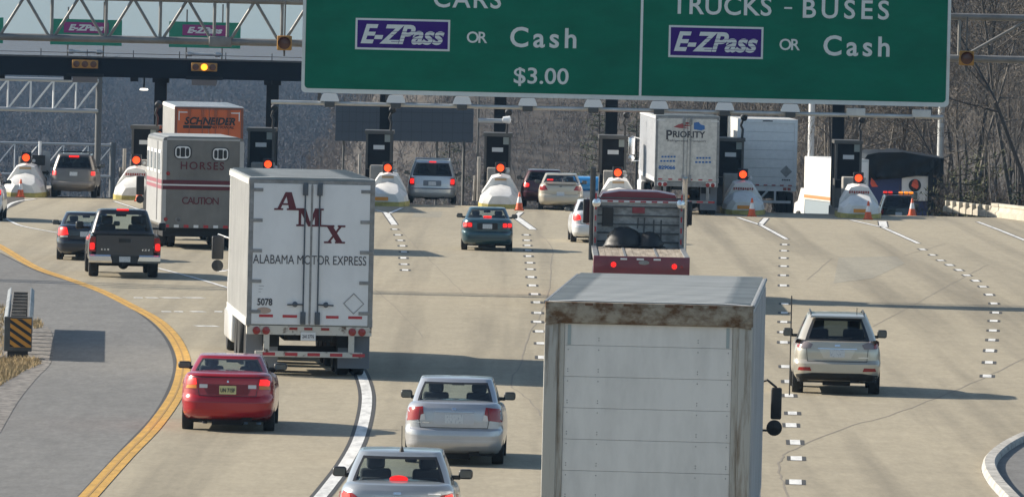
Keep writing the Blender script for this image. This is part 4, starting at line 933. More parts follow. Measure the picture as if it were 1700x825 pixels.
SED = [(0, 1.0), (.12, 1.02), (.5, 1.03), (1.2, .985), (2.2, .93), (3.05, .955), (3.35, .93), (3.9, .83), (4.3, .70), (4.6, .60)]
def sedan(paint_m, L=4.45, W=1.72, H=1.42, decals=(), ztr=1.0, **kw):
    dk = [(y * L / 4.5, z + (ztr - 1.0) * max(0, 1 - y / 3.0)) for y, z in SED]
    S = dict(L=L, W=W, ov=.93, wb=2.62, r=.305, tw=.195, paint=paint_m, deck=dk,
             rear=[(.22, .16), (.28, .05), (.36, .0), (.52, .0), (.60, .02), (.635, .075), (.75, .075), (.90, .085), (.96, .10), (ztr, .16)],
             g=dict(yr0=.58, yr1=1.25, yf1=2.62, yf0=3.38, w0=W / 2 - .10, w1=W / 2 - .27, roof=[(1.1, H - .055), (1.4, H - .04), (1.9, H - .03), (2.4, H - .06), (2.75, H - .095)]), decals=list(decals))
    S.update(kw); return S
plate = lambda z, y=None, m=None: ('license_plate', rr2(-.152, .152, z - .075, z + .075, .01), m or M_PLATE, {'off': .014})

# --- silver sedan nearest the camera
P_SILV = paint('silver_blue_paint', (0.38, 0.41, 0.435), .5, .30)
dc = [('tail_light', [(.40, .70), (.60, .62), (.80, .64), (.845, .74), (.83, .90), (.76, .955), (.62, .93), (.50, .85)], M_TAIL, {'mirror': True, 'off': .014}),
      ('brake_light', [(.63, .67), (.79, .66), (.825, .75), (.81, .89), (.75, .935), (.66, .915)], M_TAIL_ON, {'mirror': True, 'off': .022}),
      ('reversing_light', rr2(.485, .575, .705, .80, .045), M_CLEAR, {'mirror': True, 'off': .02}),
      ('boot_garnish', rr2(-.33, .33, .865, .905, .015), mat('silver_garnish', (.50, .52, .54), .25, .6), {'off': .022}), plate(.76), ('plate_frame', rr2(-.175, .175, .665, .85, .012), M_TRIM, {'off': .008}),
      ('emblem', rr2(-.055, .055, .925, .96, .017), M_CHROME, {'off': .012}), ('badge', rr2(.42, .60, .935, .950, .006), M_CHROME, {'off': .006})] + lid(.60, .63, .93)
S_ = sedan(P_SILV, 4.53, 1.70, 1.48, dc, 1.03, r=.31)
S_['g'] = dict(yr0=.50, yr1=1.12, yf1=2.62, yf0=3.45, w0=.755, w1=.585, roof=[(1.0, 1.425), (1.3, 1.445), (1.9, 1.45), (2.4, 1.435), (2.75, 1.39)]); S_['glass'] = {'rear': G_CLEAR}
p = Vector((-1.50, 109.0, .014)); c_corolla = car('parked_sedan' if False else 'sedan', 'silver sedan nearest the camera, with a roof aerial, cut off by the bottom edge', 'car', p, head(1000), S_)
c_corolla['group'] = 'passenger cars in the lanes'
mb = MB().lathe([(.035, 0), (.02, .05), (.008, .08), (0, .085)], 10).tube([(0, 0, .05), (-.002, -.03, .36)], .006, 5); mb.build('roof_aerial', M_BLK, c_corolla, loc=(.02, 1.22, 1.462))
MB().lathe([(0, -.02), (.10, -.018), (.105, .0), (.10, .02), (0, .022)], 16, 'Y', Matrix.Diagonal((1.25, 1, .5, 1))).build('high_brake_light', M_TAIL_ON, c_corolla, loc=(0, .72, 1.105))

# --- silver sedan behind it
P_SILV2 = paint('warm_silver_paint', (0.44, 0.45, 0.475), .5, .30)
dc = [('tail_light', [(.50, .79), (.80, .75), (.835, .79), (.81, .90), (.76, .975), (.53, 1.0)], M_TAIL, {'mirror': True, 'off': .014}), ('reversing_light', [(.48, .775), (.575, .765), (.56, .86), (.50, .88)], M_CLEAR, {'mirror': True, 'off': .02}), ('lamp_divider', [(.585, .77), (.60, .77), (.585, .985), (.57, .985)], mat('dark_red_line', (.12, .01, .01), .3), {'mirror': True, 'off': .0165}),
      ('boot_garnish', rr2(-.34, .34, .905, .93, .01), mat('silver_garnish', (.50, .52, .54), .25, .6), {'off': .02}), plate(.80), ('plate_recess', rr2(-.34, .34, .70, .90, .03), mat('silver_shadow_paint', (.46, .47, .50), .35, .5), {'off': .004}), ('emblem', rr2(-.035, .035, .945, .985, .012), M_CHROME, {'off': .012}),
      ('badge', rr2(-.70, -.56, .725, .74, .005), M_CHROME, {'off': .006}), ('badge', rr2(-.53, -.42, .725, .74, .005), M_CHROME, {'off': .006}), ('bumper_line', [(-.82, .435), (.82, .435), (.82, .447), (-.82, .447)], mat('silver_shadow_paint', (.46, .47, .50), .35, .5), {'off': .003})] + lid(.56, .645, .78)
S_ = sedan(P_SILV2, 4.44, 1.72, 1.45, dc, 1.03, ov=.96)
S_['g'] = dict(yr0=.48, yr1=1.10, yf1=2.6, yf0=3.45, w0=.745, w1=.61, roof=[(1.0, 1.395), (1.3, 1.415), (1.9, 1.42), (2.4, 1.40), (2.75, 1.36)])
car('sedan', 'silver sedan with unlit tail lights and black mirrors behind the nearest silver sedan', 'car', P(754, 769), head(1060), S_)['group'] = 'passenger cars in the lanes'

# --- red sedan
P_RED = paint('deep_red_paint', (0.37, 0.006, 0.012), .2, .25, .05)
dc = [('tail_light', [(.52, .80), (.80, .77), (.845, .83), (.82, .93), (.76, .975), (.55, .975)], M_TAIL, {'mirror': True, 'off': .014}), ('brake_light', [(.56, .86), (.74, .85), (.75, .93), (.70, .965), (.575, .965)], M_TAIL_ON, {'mirror': True, 'off': .021}), ('turn_light', [(.56, .79), (.76, .785), (.74, .845), (.565, .852)], M_AMBL, {'mirror': True, 'off': .020}), ('reversing_light', rr2(.365, .51, .80, .865, .008), M_CLEAR, {'mirror': True, 'off': .014}),
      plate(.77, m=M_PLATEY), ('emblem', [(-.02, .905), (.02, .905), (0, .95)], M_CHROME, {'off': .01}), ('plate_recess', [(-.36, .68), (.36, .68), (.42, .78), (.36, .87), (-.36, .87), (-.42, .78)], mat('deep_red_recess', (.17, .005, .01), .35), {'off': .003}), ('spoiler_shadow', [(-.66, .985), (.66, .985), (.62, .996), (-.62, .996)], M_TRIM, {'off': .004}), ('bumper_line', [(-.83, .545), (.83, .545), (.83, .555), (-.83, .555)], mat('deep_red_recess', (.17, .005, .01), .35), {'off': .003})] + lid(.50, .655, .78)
S_ = sedan(P_RED, 4.55, 1.72, 1.40, dc, 1.03, ov=.95, rc=.34, zb=.24)
S_['rear'] = [(.24, .18), (.30, .06), (.40, .0), (.55, .0), (.62, .03), (.66, .07), (.8, .085), (.93, .10), (.985, .115), (1.0, .09), (1.03, .13)]
S_['g'] = dict(yr0=.52, yr1=1.22, yf1=2.55, yf0=3.42, w0=.735, w1=.57, roof=[(1.1, 1.295), (1.4, 1.315), (1.9, 1.325), (2.4, 1.305), (2.75, 1.255)]); S_['mir_up'] = .07; S_['mir'] = (.24, .13); S_['rear_heads'] = False
c_red = car('sedan', 'deep red sedan with lit brake lights and a cream plate beside the yellow line', 'car', P(379, 714), head(770), S_); c_red['group'] = 'passenger cars in the lanes'
mb = MB(); text_at(mb, 'UN 715F', 0, .765, .26, .075, .062, .03, 0, .004, False); o = mb.build('plate_lettering', mat('plate_ink', (.03, .03, .04), .6), c_red)
MB().box(-.13, .13, 0, .03, -.018, .018, bev=.008).build('high_brake_light', M_TAIL, c_red, loc=(0, 1.30, 1.30))

# --- beige sport utility at right
P_BEIGE = paint('champagne_paint', (0.50, 0.46, 0.385), .45, .30)
dkS = [(0, 1.02), (.3, 1.04), (1.5, 1.02), (3.0, 1.03), (3.35, 1.03), (3.7, .99), (4.3, .88), (4.75, .72)]
dc = [('tail_light', [(.50, 1.04), (.545, .955), (.80, .955), (.87, 1.0), (.85, 1.11), (.80, 1.14), (.66, 1.115)], mat('smoked_lamp_lens', (.20, .17, .17), .12, coat=.6), {'mirror': True, 'off': .014}), ('lamp_red_corner', [(.74, .97), (.82, .97), (.86, 1.01), (.845, 1.08), (.76, 1.06)], M_TAIL, {'mirror': True, 'off': .02}), ('rear_reflector', [(.52, .50), (.80, .505), (.78, .57), (.55, .575)], M_TAIL, {'mirror': True, 'off': .012}),
      ('plate_garnish', rr2(-.40, .40, .945, .965, .008), M_CHROME, {'off': .016}), plate(.86), ('plate_recess', [(-.28, .76), (.28, .76), (.37, .94), (-.37, .94)], mat('champagne_light', (.56, .53, .47), .3, .4), {'off': .004}), ('emblem', rr2(-.06, .06, 1.00, 1.04, .02), M_CHROME, {'off': .012}), ('badge', rr2(.43, .64, .775, .79, .005), M_CHROME, {'off': .006}), ('valance', [(-.80, .27), (.80, .27), (.84, .42), (.5, .46), (-.5, .46), (-.84, .42)], M_UNDER, {'off': .012})] + lid(.60, .69, .95)
S_ = dict(L=4.73, W=1.845, ov=1.02, wb=2.71, r=.36, tw=.225, zb=.30, paint=P_BEIGE, deck=dkS, rear=[(.30, .14), (.36, .05), (.46, .0), (.64, .0), (.685, .05), (.72, .10), (.9, .10), (1.0, .13), (1.02, .16)],
          g=dict(yr0=.17, yr1=.80, yf1=2.75, yf0=3.55, w0=.835, w1=.60, rc0=.28, rc1=.22, bow0=.14, bow1=.12, roof=[(.4, 1.56), (.8, 1.59), (1.6, 1.625), (2.5, 1.60), (2.9, 1.55)]), decals=dc, glass={'rear': G_TINT, 'side': G_TINT}, mir=(.20, .17), seat_y=2.3)
S_['rear'] = [(.30, .14), (.36, .05), (.46, .0), (.64, .0), (.685, .05), (.72, .10), (.9, .10), (1.0, .12), (1.08, .14)]; S_['deck'] = [(0, 1.09), (.3, 1.09), (1.5, 1.05), (3.0, 1.03), (3.35, 1.03), (3.7, .99), (4.3, .88), (4.75, .72)]
c_rx = car('sport_utility', 'champagne beige sport utility with roof rails alone in the lane at right', 'car', P(1387, 653), head(1130), S_); c_rx['group'] = 'passenger cars in the lanes'
for sx in (-1, 1): MB().tube([(sx * .535, .85, 1.61), (sx * .545, 1.05, 1.66), (sx * .545, 2.3, 1.665), (sx * .52, 2.6, 1.61)], .02, 6).build('roof_rail', M_TRIM, c_rx, 60)
MB().loft([[(-.55, .80, 1.575), (.55, .80, 1.575), (.53, .92, 1.635), (-.53, .92, 1.635)], [(-.56, .62, 1.565), (.56, .62, 1.565), (.54, .64, 1.60), (-.54, .64, 1.60)]]).build('roof_spoiler', P_BEIGE, c_rx, 30)
MB().tube([(.0, .30, 1.16), (.30, .31, 1.17)], .012, 5).build('rear_wiper', M_BLK, c_rx); MB().tube([(.40, 1.1, 1.6), (.40, 1.05, 1.76)], .008, 5).build('roof_aerial', M_BLK, c_rx)

# --- teal sedan
P_TEAL = paint('dark_teal_paint', (0.022, 0.066, 0.085), .3, .28, .05)
dc = [('tail_light', [(.47, .75), (.80, .75), (.83, .80), (.80, .92), (.49, .93)], M_TAIL, {'mirror': True, 'off': .014}), ('brake_light', rr2(.50, .625, .78, .90, .03), M_TAIL_ON, {'mirror': True, 'off': .021}), ('brake_light', rr2(.65, .78, .78, .90, .03), M_TAIL_ON, {'mirror': True, 'off': .021}), plate(.80), ('plate_recess', rr2(-.33, .33, .70, .91, .02), M_BLK, {'off': .004}), ('bumper_line', [(-.8, .42), (.8, .42), (.8, .435), (-.8, .435)], M_BLK, {'off': .003})]
S_ = sedan(P_TEAL, 4.45, 1.70, 1.39, dc, 1.0)
c_teal = car('sedan', 'dark teal sedan with lit tail lights driving between the dashed lines', 'car', P(808, 416), head(700), S_); c_teal['group'] = 'passenger cars in the lanes'
MB().box(-.13, .13, 0, .04, 0, .05, bev=.015).build('high_brake_light', M_TAIL_ON, c_teal, loc=(0, .70, 1.07))

# --- dark sedan left of the pickup
P_NAVY = paint('blue_black_paint', (0.014, 0.018, 0.028), .2, .25, .05)
dc = [('tail_light', [(.50, .78), (.80, .74), (.84, .80), (.81, .95), (.74, 1.0), (.55, .99)], M_TAIL_ON, {'mirror': True, 'off': .016}), ('reversing_light', rr2(.52, .74, .70, .745, .01), M_CLEAR, {'mirror': True, 'off': .016}), plate(.80)] + lid(.5, .65, .8)
car('sedan', 'blue black sedan half hidden behind the dark grey pickup', 'car', P(141, 432), head(250), sedan(P_NAVY, 4.6, 1.75, 1.43, dc, 1.03))['group'] = 'passenger cars in the lanes'
# --- white sedan beside the flatbed
P_WHITE = paint('white_pearl_paint', (0.62, 0.64, 0.66), .15, .3, .05)
dc = [('tail_light', [(.56, .80), (.80, .74), (.84, .80), (.81, .98), (.74, 1.01), (.60, .93)], M_TAIL_ON, {'mirror': True, 'off': .016}), plate(.50), ('emblem', rr2(-.18, .18, .90, .925, .01), M_TRIM, {'off': .01})] + lid(.56, .65, .8)
car('sedan', 'white sedan half hidden by the left side of the dark red flatbed', 'car', P(990, 403), head(500), sedan(P_WHITE, 4.8, 1.80, 1.45, dc, 1.04, ov=1.05))['group'] = 'passenger cars in the lanes'
# --- beige sedan at the booths
P_TAN = paint('pale_beige_paint', (0.52, 0.47, 0.385), .3, .3)
dc = [('tail_light', [(.50, .80), (.80, .78), (.83, .82), (.80, .92), (.74, .98), (.60, .97)], M_TAIL, {'mirror': True, 'off': .014}), plate(.66), ('emblem', rr2(-.05, .05, .93, .96, .01), M_TRIM, {'off': .01}), ('lid_shade', rr2(-.5, .5, .985, 1.0, .005), M_TRIM, {'off': .005})]
c_tan = car('sedan', 'pale beige sedan waiting at the toll booths with a spoiler and one lit high lamp', 'car', P(930, 349), head(950), sedan(P_TAN, 4.75, 1.78, 1.44, dc, 1.03)); c_tan['group'] = 'passenger cars in the lanes'
MB().box(-.12, .12, 0, .04, 0, .05, bev=.015).build('high_brake_light', M_TAIL_ON, c_tan, loc=(-.42, .78, 1.16)); MB().box(-.62, .62, .10, .26, 1.085, 1.115, bev=.012).box(-.6, -.55, .14, .22, 1.02, 1.09).box(.55, .6, .14, .22, 1.02, 1.09).build('spoiler', P_TAN, c_tan, 40)

# --- tall bodies: minivan, sport utilities
def tall(paint_m, L, W, H, decals, belt=1.02, **kw):
    S = dict(L=L, W=W, ov=1.0, wb=2.85, r=.34, tw=.22, zb=.27, paint=paint_m, deck=[(0, belt + .04), (.5, belt + .03), (3.2, belt), (3.6, belt - .03), (4.2, .86), (L, .70)],
             rear=[(.27, .12), (.34, .04), (.44, .0), (.60, .0), (.65, .07), (.8, .08), (belt + .03, .12)], g=dict(yr0=.13, yr1=.38, yf1=2.75, yf0=3.6, w0=W / 2 - .07, w1=W / 2 - .27, rc0=.20, rc1=.18, bow0=.07, bow1=.06, roof=[(.2, H - .085), (.6, H - .055), (1.6, H - .045), (2.5, H - .06), (2.9, H - .12)]), decals=decals, glass={'rear': G_DARK, 'side': G_DARK}, seat_y=2.4)
    S.update(kw); return S
def rails(root, H, w_, m=M_TRIM):
    for sx in (-1, 1): MB().tube([(sx * w_, .7, H), (sx * w_, .9, H + .055), (sx * w_, 2.4, H + .055), (sx * w_, 2.6, H)], .025, 6).build('roof_rail', m, root, 60)
    MB().tube([(-w_, 1.0, H + .06), (w_, 1.0, H + .06)], .02, 6).build('roof_bar', m, root); MB().tube([(-w_, 2.1, H + .06), (w_, 2.1, H + .06)], .02, 6).build('roof_bar', m, root)
P_MV = paint('steel_blue_silver_paint', (0.50, 0.54, 0.58), .45, .3)
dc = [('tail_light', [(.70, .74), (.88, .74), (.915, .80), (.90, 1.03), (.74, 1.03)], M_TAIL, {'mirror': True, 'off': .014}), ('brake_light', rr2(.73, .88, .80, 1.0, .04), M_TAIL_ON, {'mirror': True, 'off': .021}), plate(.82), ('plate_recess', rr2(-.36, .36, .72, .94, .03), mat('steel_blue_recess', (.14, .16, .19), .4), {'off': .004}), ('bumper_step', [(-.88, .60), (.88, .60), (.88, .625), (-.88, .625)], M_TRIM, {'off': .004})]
c_mv = car('minivan', 'steel blue silver minivan with lit brake lights entering a toll lane', 'car', P(717, 338), head(780), tall(P_MV, 5.0, 1.99, 1.75, dc, 1.06)); c_mv['group'] = 'passenger cars in the lanes'; rails(c_mv, 1.72, .68, M_ALU)
MB().box(-.14, .14, 0, .04, 0, .045, bev=.015).build('high_brake_light', M_TAIL_ON, c_mv, loc=(0, .28, 1.655))
P_JP = paint('bronze_grey_paint', (0.15, 0.13, 0.115), .4, .32)
dc = [('tail_light', [(.66, .88), (.86, .88), (.875, .92), (.86, 1.08), (.68, 1.08)], M_TAIL, {'mirror': True, 'off': .014}), ('brake_light', rr2(.69, .84, .90, 1.05, .03), M_TAIL_ON, {'mirror': True, 'off': .021}), plate(.95), ('bumper', [(-.88, .52), (.88, .52), (.88, .66), (-.88, .66)], mat('bronze_grey_bumper', (.22, .195, .175), .45), {'off': .03})]
c_jp = car('sport_utility', 'bronze grey sport utility with roof rack at the leftmost toll lane', 'car', P(123, 328), head(750), tall(P_JP, 4.6, 1.85, 1.76, dc, 1.10, zb=.36, r=.37)); c_jp['group'] = 'passenger cars in the lanes'; rails(c_jp, 1.73, .58)
MB().box(-.2, .2, 0, .05, 0, .07, bev=.02).build('high_brake_light', M_TAIL_ON, c_jp, loc=(0, .26, 1.60))
P_MAR = paint('dark_maroon_paint', (0.055, 0.008, 0.014), .2, .28, .05)
dc = [('tail_light', rr2(.55, .84, .80, .97, .05), M_TAIL, {'mirror': True, 'off': .014}), ('brake_light', rr2(.58, .80, .81, .96, .06), M_TAIL_ON, {'mirror': True, 'off': .021}), plate(.85)]
c_mr = car('sport_utility', 'dark maroon sport utility mostly hidden behind the pale beige sedan', 'car', P(902, 344), head(900), tall(P_MAR, 4.6, 1.83, 1.52, dc, 1.0, zb=.30)); c_mr['group'] = 'passenger cars in the lanes'
P_ESC = paint('green_black_paint', (0.010, 0.02, 0.02), .2, .25, .05)
dc = [('license_plate', rr2(-.15, .15, .84, .98, .01), M_PLATE, {'off': .012}), ('tail_light', rr2(.68, .84, .90, 1.1, .03), M_TAIL, {'mirror': True, 'off': .014})]
c_es = car('pilot_vehicle', 'green black pilot vehicle with an amber light bar following the tarped load', 'car', ((1489 - 850) / FOC * 350, 350, gz(350) + .014), head(830), tall(P_ESC, 4.6, 1.76, 1.78, dc, 1.12, zb=.36)); c_es['group'] = 'passenger cars in the lanes'
lb = MB().box(-.68, .68, .9, 1.1, 1.76, 1.82, bev=.02).build('light_bar', M_TRIM, c_es)
for k, x in enumerate((-.58, -.35, .12, .36, .58)): MB().box(x - .09, x + .09, .86, 1.08, 1.80, 1.89, bev=.02).build('bar_lamp', mat('dim_amber_bar', (.5, .2, .01), .4, emit=(1, .25, .02), es=.8) if k in (2, 3, 4) else mat('dim_red_bar', (.3, .02, .01), .4, emit=(1, .03, .02), es=.45), lb)
MB().tube([(.06, .8, 1.7), (.06, .8, 2.2)], .012, 5).build('roof_aerial', M_BLK, c_es)
P_BLUE = paint('bright_blue_paint', (0.04, 0.30, 0.70), .1, .3, .05)
c_bl = thing('covered_pickup', 'grey pickup with a bright blue cover beyond the pale beige sedan', 'pickup truck', (P(976, 340).x, 317.5, gz(317.5) + .014), head(900))
MB().box(-.88, .88, 0, 4.8, .32, .86, bev=.08).build('body', P_MV, c_bl, 40); MB().box(-.86, .86, .1, 2.6, .865, 1.42, bev=.16).build('blue_cover', P_BLUE, c_bl, 40)
MB().loft([[(-x, y, z) for x, y, z in ((.8, y0, .862), (-.8, y0, .862), (-.62, y1, h_), (.62, y1, h_))] for y0, y1, h_ in ((2.65, 2.8, 1.36), (3.9, 3.5, 1.36))]).build('cab', P_MV, c_bl); MB().box(-.15, .15, -.02, -.003, .5, .62).build('license_plate', M_PLATE, c_bl)
for sx in (-1, 1): MB().box(sx * .76 - .07, sx * .76 + .07, -.015, -.003, .55, .8).build('tail_light', M_TAIL, c_bl)
wheels(c_bl, [(-.74, 1.0), (.74, 1.0), (-.74, 3.9), (.74, 3.9)], .33, .2)
P_WV = paint('plain_white_paint', (0.70, 0.71, 0.72), 0, .35, .08)
c_wv = car('van', 'white van with a lit tail light cut off by the left edge', 'car', P(-42, 366), head(600), tall(P_WV, 5.2, 2.0, 2.0, [('tail_light', rr2(.74, .93, .9, 1.25, .03), M_TAIL, {'mirror': True, 'off': .014}), ('brake_light', rr2(.76, .92, .93, 1.1, .03), M_TAIL_ON, {'mirror': True, 'off': .021})], 1.2, r=.35)); c_wv['group'] = 'passenger cars in the lanes'

# --- dark grey pickup
P_PK = paint('dark_graphite_paint', (0.042, 0.042, 0.046), .35, .33)
pk = thing('pickup_truck', 'dark graphite pickup truck with a chrome rear bumper and lit tail lights', 'pickup truck', (0, 0, 0), 0)
rz = head(-250); pp = P(204, 460); ov = 1.25; pk.location = (pp.x + math.sin(rz) * ov, pp.y - math.cos(rz) * ov, .014); pk.rotation_euler = (0, 0, rz)
W = 1.0
def pring(y0, y1, w_, z, r=.12): return [(x, y, z) for x, y in ring(y0, y1, w_, r, .35, .02, .25, .0, .08)]
# cab and bonnet
dkp = [(0, 1.2), (2.2, 1.2), (3.6, 1.2), (4.1, 1.17), (5.0, 1.12), (5.6, 1.0)]
rg = []
for t, k in ((0, .93), (.1, .97), (.4, 1.0), (.7, .99), (.9, .95), (1, .90), (1.0, .8), (1.02, .2)):
    rg.append([(x * k, y, .48 + t * (interp(dkp, y) - .48)) for x, y in ring(2.1, 5.6, W * .985, .08, .4, .01, .2, 0, .06)])
cabb = MB().loft(rg).build('cab_body', P_PK, pk, 35)
g0 = ring(2.16, 4.25, .88, .14, .25, .04, .25, 0, .05); g1 = ring(2.46, 3.62, .70, .14, .2, .05, .14, 0, .05); N = 7; vs = []; n = len(g0)
for i in range(N + 1):
    v = i / N
    for (a, b), (c, d) in zip(g0, g1): vs.append(((a + (c - a) * v) * (1 + .015 * math.sin(math.pi * v)), b + (d - b) * v, 1.17 + (1.80 - 1.17) * v))
for k_, dz in ((.96, .03), (.8, .05), (.3, .06)):
    for c, d in g1: vs.append((c * k_, 3.04 + (d - 3.04) * (k_ * .5 + .5), 1.80 + dz))
fs, win = [], {}
for i in range(N + 3):
    for k in range(n):
        f = (i * n + k, i * n + (k + 1) % n, (i + 1) * n + (k + 1) % n, (i + 1) * n + k); rgn = region(k)
        if 1 <= i < N - 1:
            if rgn in ('rear', 'rc0', 'rc1'): win.setdefault('rear_window', []).append(f); continue
            if rgn in ('front', 'fc4', 'fc5', 'fc3'): win.setdefault('windscreen', []).append(f); continue
            if rgn[0] == 's' and rgn not in ('s0', 's7', 's15'): win.setdefault('side_window' + ('R' if k < HALF else ''), []).append(f); continue
        fs.append(f)
fs.append(tuple((N + 3) * n + k for k in range(n))); MB().add(vs, fs).build('cabin_shell', P_PK, pk, 38)
for nm_, ff in win.items():
    us = sorted(set(i for f in ff for i in f)); mp = {u: i for i, u in enumerate(us)}; MB().add([vs[u] for u in us], [tuple(mp[i] for i in f) for f in ff]).build(nm_.replace('R', ''), G_CLEAR, pk, 60)
MB().box(-.80, .80, 2.3, 4.0, .9, 1.20).box(-.7, .7, 3.75, 4.05, 1.2, 1.26).build('interior', M_INT, pk)
for sx in (-.42, .42): MB().box(sx - .24, sx + .24, 2.9, 3.04, 1.1, 1.42, bev=.06).box(sx - .16, sx + .16, 2.9, 3.0, 1.42, 1.66, bev=.05).build('front_seat', M_SEAT, pk, 40)
MB().box(-.15, .15, 3.72, 3.75, 1.62, 1.70, bev=.012).build('rear_view_mirror', M_INT, pk)
# bed
prof = [(1.0, .50), (1.015, .75), (1.0, .98), (.96, 1.17), (.90, 1.185), (.88, 1.16), (.88, .82)]
for sx in (-1, 1):
    sd = MB().loft([[(sx * x * k, y, z) for x, z in prof] for y, k in ((.16, .985), (.4, 1.0), (.75, 1.0), (2.08, .985))]).build('bed_side', P_PK, pk, 30)
MB().box(-.88, .88, .2, 2.08, .80, .84).box(-.88, .88, 2.0, 2.08, .8, 1.17).build('bed_floor', M_UNDER, pk)
tg = MB().loft([[(x, .14 + dy, z) for x, z in rrect(-.80, .80, .60, 1.18, .03)] for dy in (0, .06)]).build('tailgate', P_PK, pk, 35)
MB().box(-.17, .17, .125, .139, .99, 1.09, bev=.015).build('gate_handle', M_BLK, tg)
mb = MB(); text_at(mb, 'DAKOTA' if False else 'RAM 1500' if False else 'RAM', -.55, .79, .22, .05, .138, .04, 0, .008); mb.build('badge', M_CHROME, tg); mb = MB(); text_at(mb, '4X4', .58, .79, .22, .06, .138, .03, .2, .008); mb.build('badge', M_CHROME, tg)
for sx in (-1, 1):
    tl = MB().prism([(sx * x, z) for x, z in ((.82, .72), (.985, .72), (1.0, .80), (.985, 1.06), (.95, 1.13), (.82, 1.13))], .12, .24).build('tail_light', M_TAIL, pk); MB().prism([(sx * x, z) for x, z in rrect(.85, .98, .78, .97, .04)], .108, .121).build('brake_light', M_TAIL_ON, tl)
    MB().loft([[(sx * (.36 if z < .53 else .40), y, z), (sx * .995, y + .06, z)] + [(sx * .995, y + .3, z), (sx * .36, y + .3, z)] for z, y in ((.42, .03), (.48, -.02), (.60, -.02), (.645, .03))]).build('chrome_bumper', M_CHROME, pk, 35)
    MB().box(sx * 1.17 - .11, sx * 1.17 + .11, 3.72, 3.86, 1.24, 1.46, bev=.05).box(min(sx * .9, sx * 1.1), max(sx * .9, sx * 1.1), 3.76, 3.82, 1.26, 1.32).build('door_mirror', M_TRIM, pk, 40)
MB().box(-.36, .36, .04, .3, .42, .62).build('bumper_step', M_BLK, pk); MB().box(-.155, .155, .022, .038, .45, .60).build('license_plate', M_PLATE, pk)
MB().box(-.7, .7, .3, 5.2, .40, .6).box(-.75, .75, 1.15, 1.35, .30, .42).lathe([(0, -.16), (.15, -.12), (.15, .12), (0, .16)], 14, 'Y', Matrix.Translation((0, 1.25, .36))).box(-.05, .05, -.02, .3, .34, .42).build('chassis', M_UNDER, pk)
MB().box(-.17, .17, 2.44, 2.50, 1.82, 1.865, bev=.015).build('high_brake_light', M_TAIL_ON, pk)
wheels(pk, [(-.83, ov), (.83, ov), (-.83, ov + 3.55), (.83, ov + 3.55)], .385, .27)
pk['label'] = 'dark graphite pickup truck with a chrome rear bumper and lit tail lights'

# --- people seen through the red car's rear window
def seated(name, label, loc, cloth, hair, rz=0.0):
    root = thing(name, label, 'person', loc, rz); vs = [(0, 0, .0), (0, -.02, .22), (0, -.04, .42), (0, -.03, .54), (0, 0, .62), (-.19, -.03, .47), (-.25, .10, .25), (-.20, .36, .28), (.19, -.03, .47), (.25, .10, .25), (.20, .36, .28), (-.10, .18, -.02), (-.12, .46, .02), (-.12, .62, -.38), (.10, .18, -.02), (.12, .46, .02), (.12, .62, -.38)]
    es = [(0, 1), (1, 2), (2, 3), (3, 4), (2, 5), (5, 6), (6, 7), (2, 8), (8, 9), (9, 10), (0, 11), (11, 12), (12, 13), (0, 14), (14, 15), (15, 16)]; rad = [.15, .14, .15, .065, .06, .075, .05, .035, .075, .05, .035, .085, .07, .045, .085, .07, .045]
    me = bpy.data.meshes.new('body'); me.from_pydata(vs, es, []); o = bpy.data.objects.new('body', me); COL.objects.link(o); o.parent = root; me.materials.append(cloth)
    sk = o.modifiers.new('skin', 'SKIN'); sk.use_smooth_shade = True
    for i, v in enumerate(me.skin_vertices[0].data): v.radius = (rad[i], rad[i] * .85); v.use_root = (i == 0)
    o.modifiers.new('sub', 'SUBSURF').levels = 1; o.modifiers['sub'].render_levels = 1
    skin = mat('skin', (.40, .24, .17), .6)
    prof = [(0, -.135), (.05, -.125), (.07, -.07), (.08, 0), (.078, .06), (.055, .11), (0, .13)]
    h = MB().lathe(prof, 16, 'Z', Matrix.Translation((0, .01, .74)) @ Matrix.Diagonal((1, 1.2, 1, 1)))
    h.lathe([(0, -.02), (.016, -.01), (.014, .02), (0, .03)], 8, 'Z', Matrix.Translation((0, .112, .72)))
    for sx in (-1, 1): h.lathe([(0, -.03), (.018, 0), (0, .035)], 8, 'Z', Matrix.Translation((sx * .083, .0, .73)))
    h.build('head', skin, root, 60)
    f = MB()
    for sx in (-1, 1): f.lathe([(0, -.008), (.012, 0), (0, .008)], 8, 'Y', Matrix.Translation((sx * .032, .10, .745)))
    f.box(-.022, .022, .098, .104, .672, .678); f.build('face_features', M_BLK, root)
    MB().lathe([(0, -.11), (.07, -.10), (.09, -.02), (.092, .06), (.07, .125), (0, .15)], 16, 'Z', Matrix.Translation((0, -.012, .755)) @ Matrix.Diagonal((1, 1.12, 1, 1))).build('hair', hair, root, 60)
    hand = MB()
    for sx in (-1, 1):
        hand.box(sx * .20 - .035, sx * .20 + .035, .36, .44, .27, .295, bev=.01)
        for k in range(4): hand.tube([(sx * .20 - .027 + k * .018, .43, .285), (sx * .20 - .027 + k * .018, .475, .29 + .004 * k), (sx * .20 - .027 + k * .018, .485, .262)], .0085, 6)
        hand.tube([(sx * .165, .37, .285), (sx * .15, .41, .30), (sx * .155, .44, .31)], .010, 6)
    hand.build('hands', skin, root, 60)
    return root
def in_car(c, x, y, z): return Matrix.Translation(c.location) @ Matrix.Rotation(c.rotation_euler.z, 4, 'Z') @ Vector((x, y, z))
seated('person', 'dark haired driver in dark clothes at the wheel of the red sedan', in_car(c_red, -.37, 2.34, .35), mat('dark_jacket', (.03, .03, .045), .9), mat('dark_hair', (.02, .016, .014), .7), c_red.rotation_euler.z)
seated('person', 'passenger in a pale blue top on the right seat of the red sedan', in_car(c_red, .37, 2.34, .32), mat('pale_blue_top', (.25, .33, .45), .9), mat('brown_hair', (.09, .06, .04), .7), c_red.rotation_euler.z)
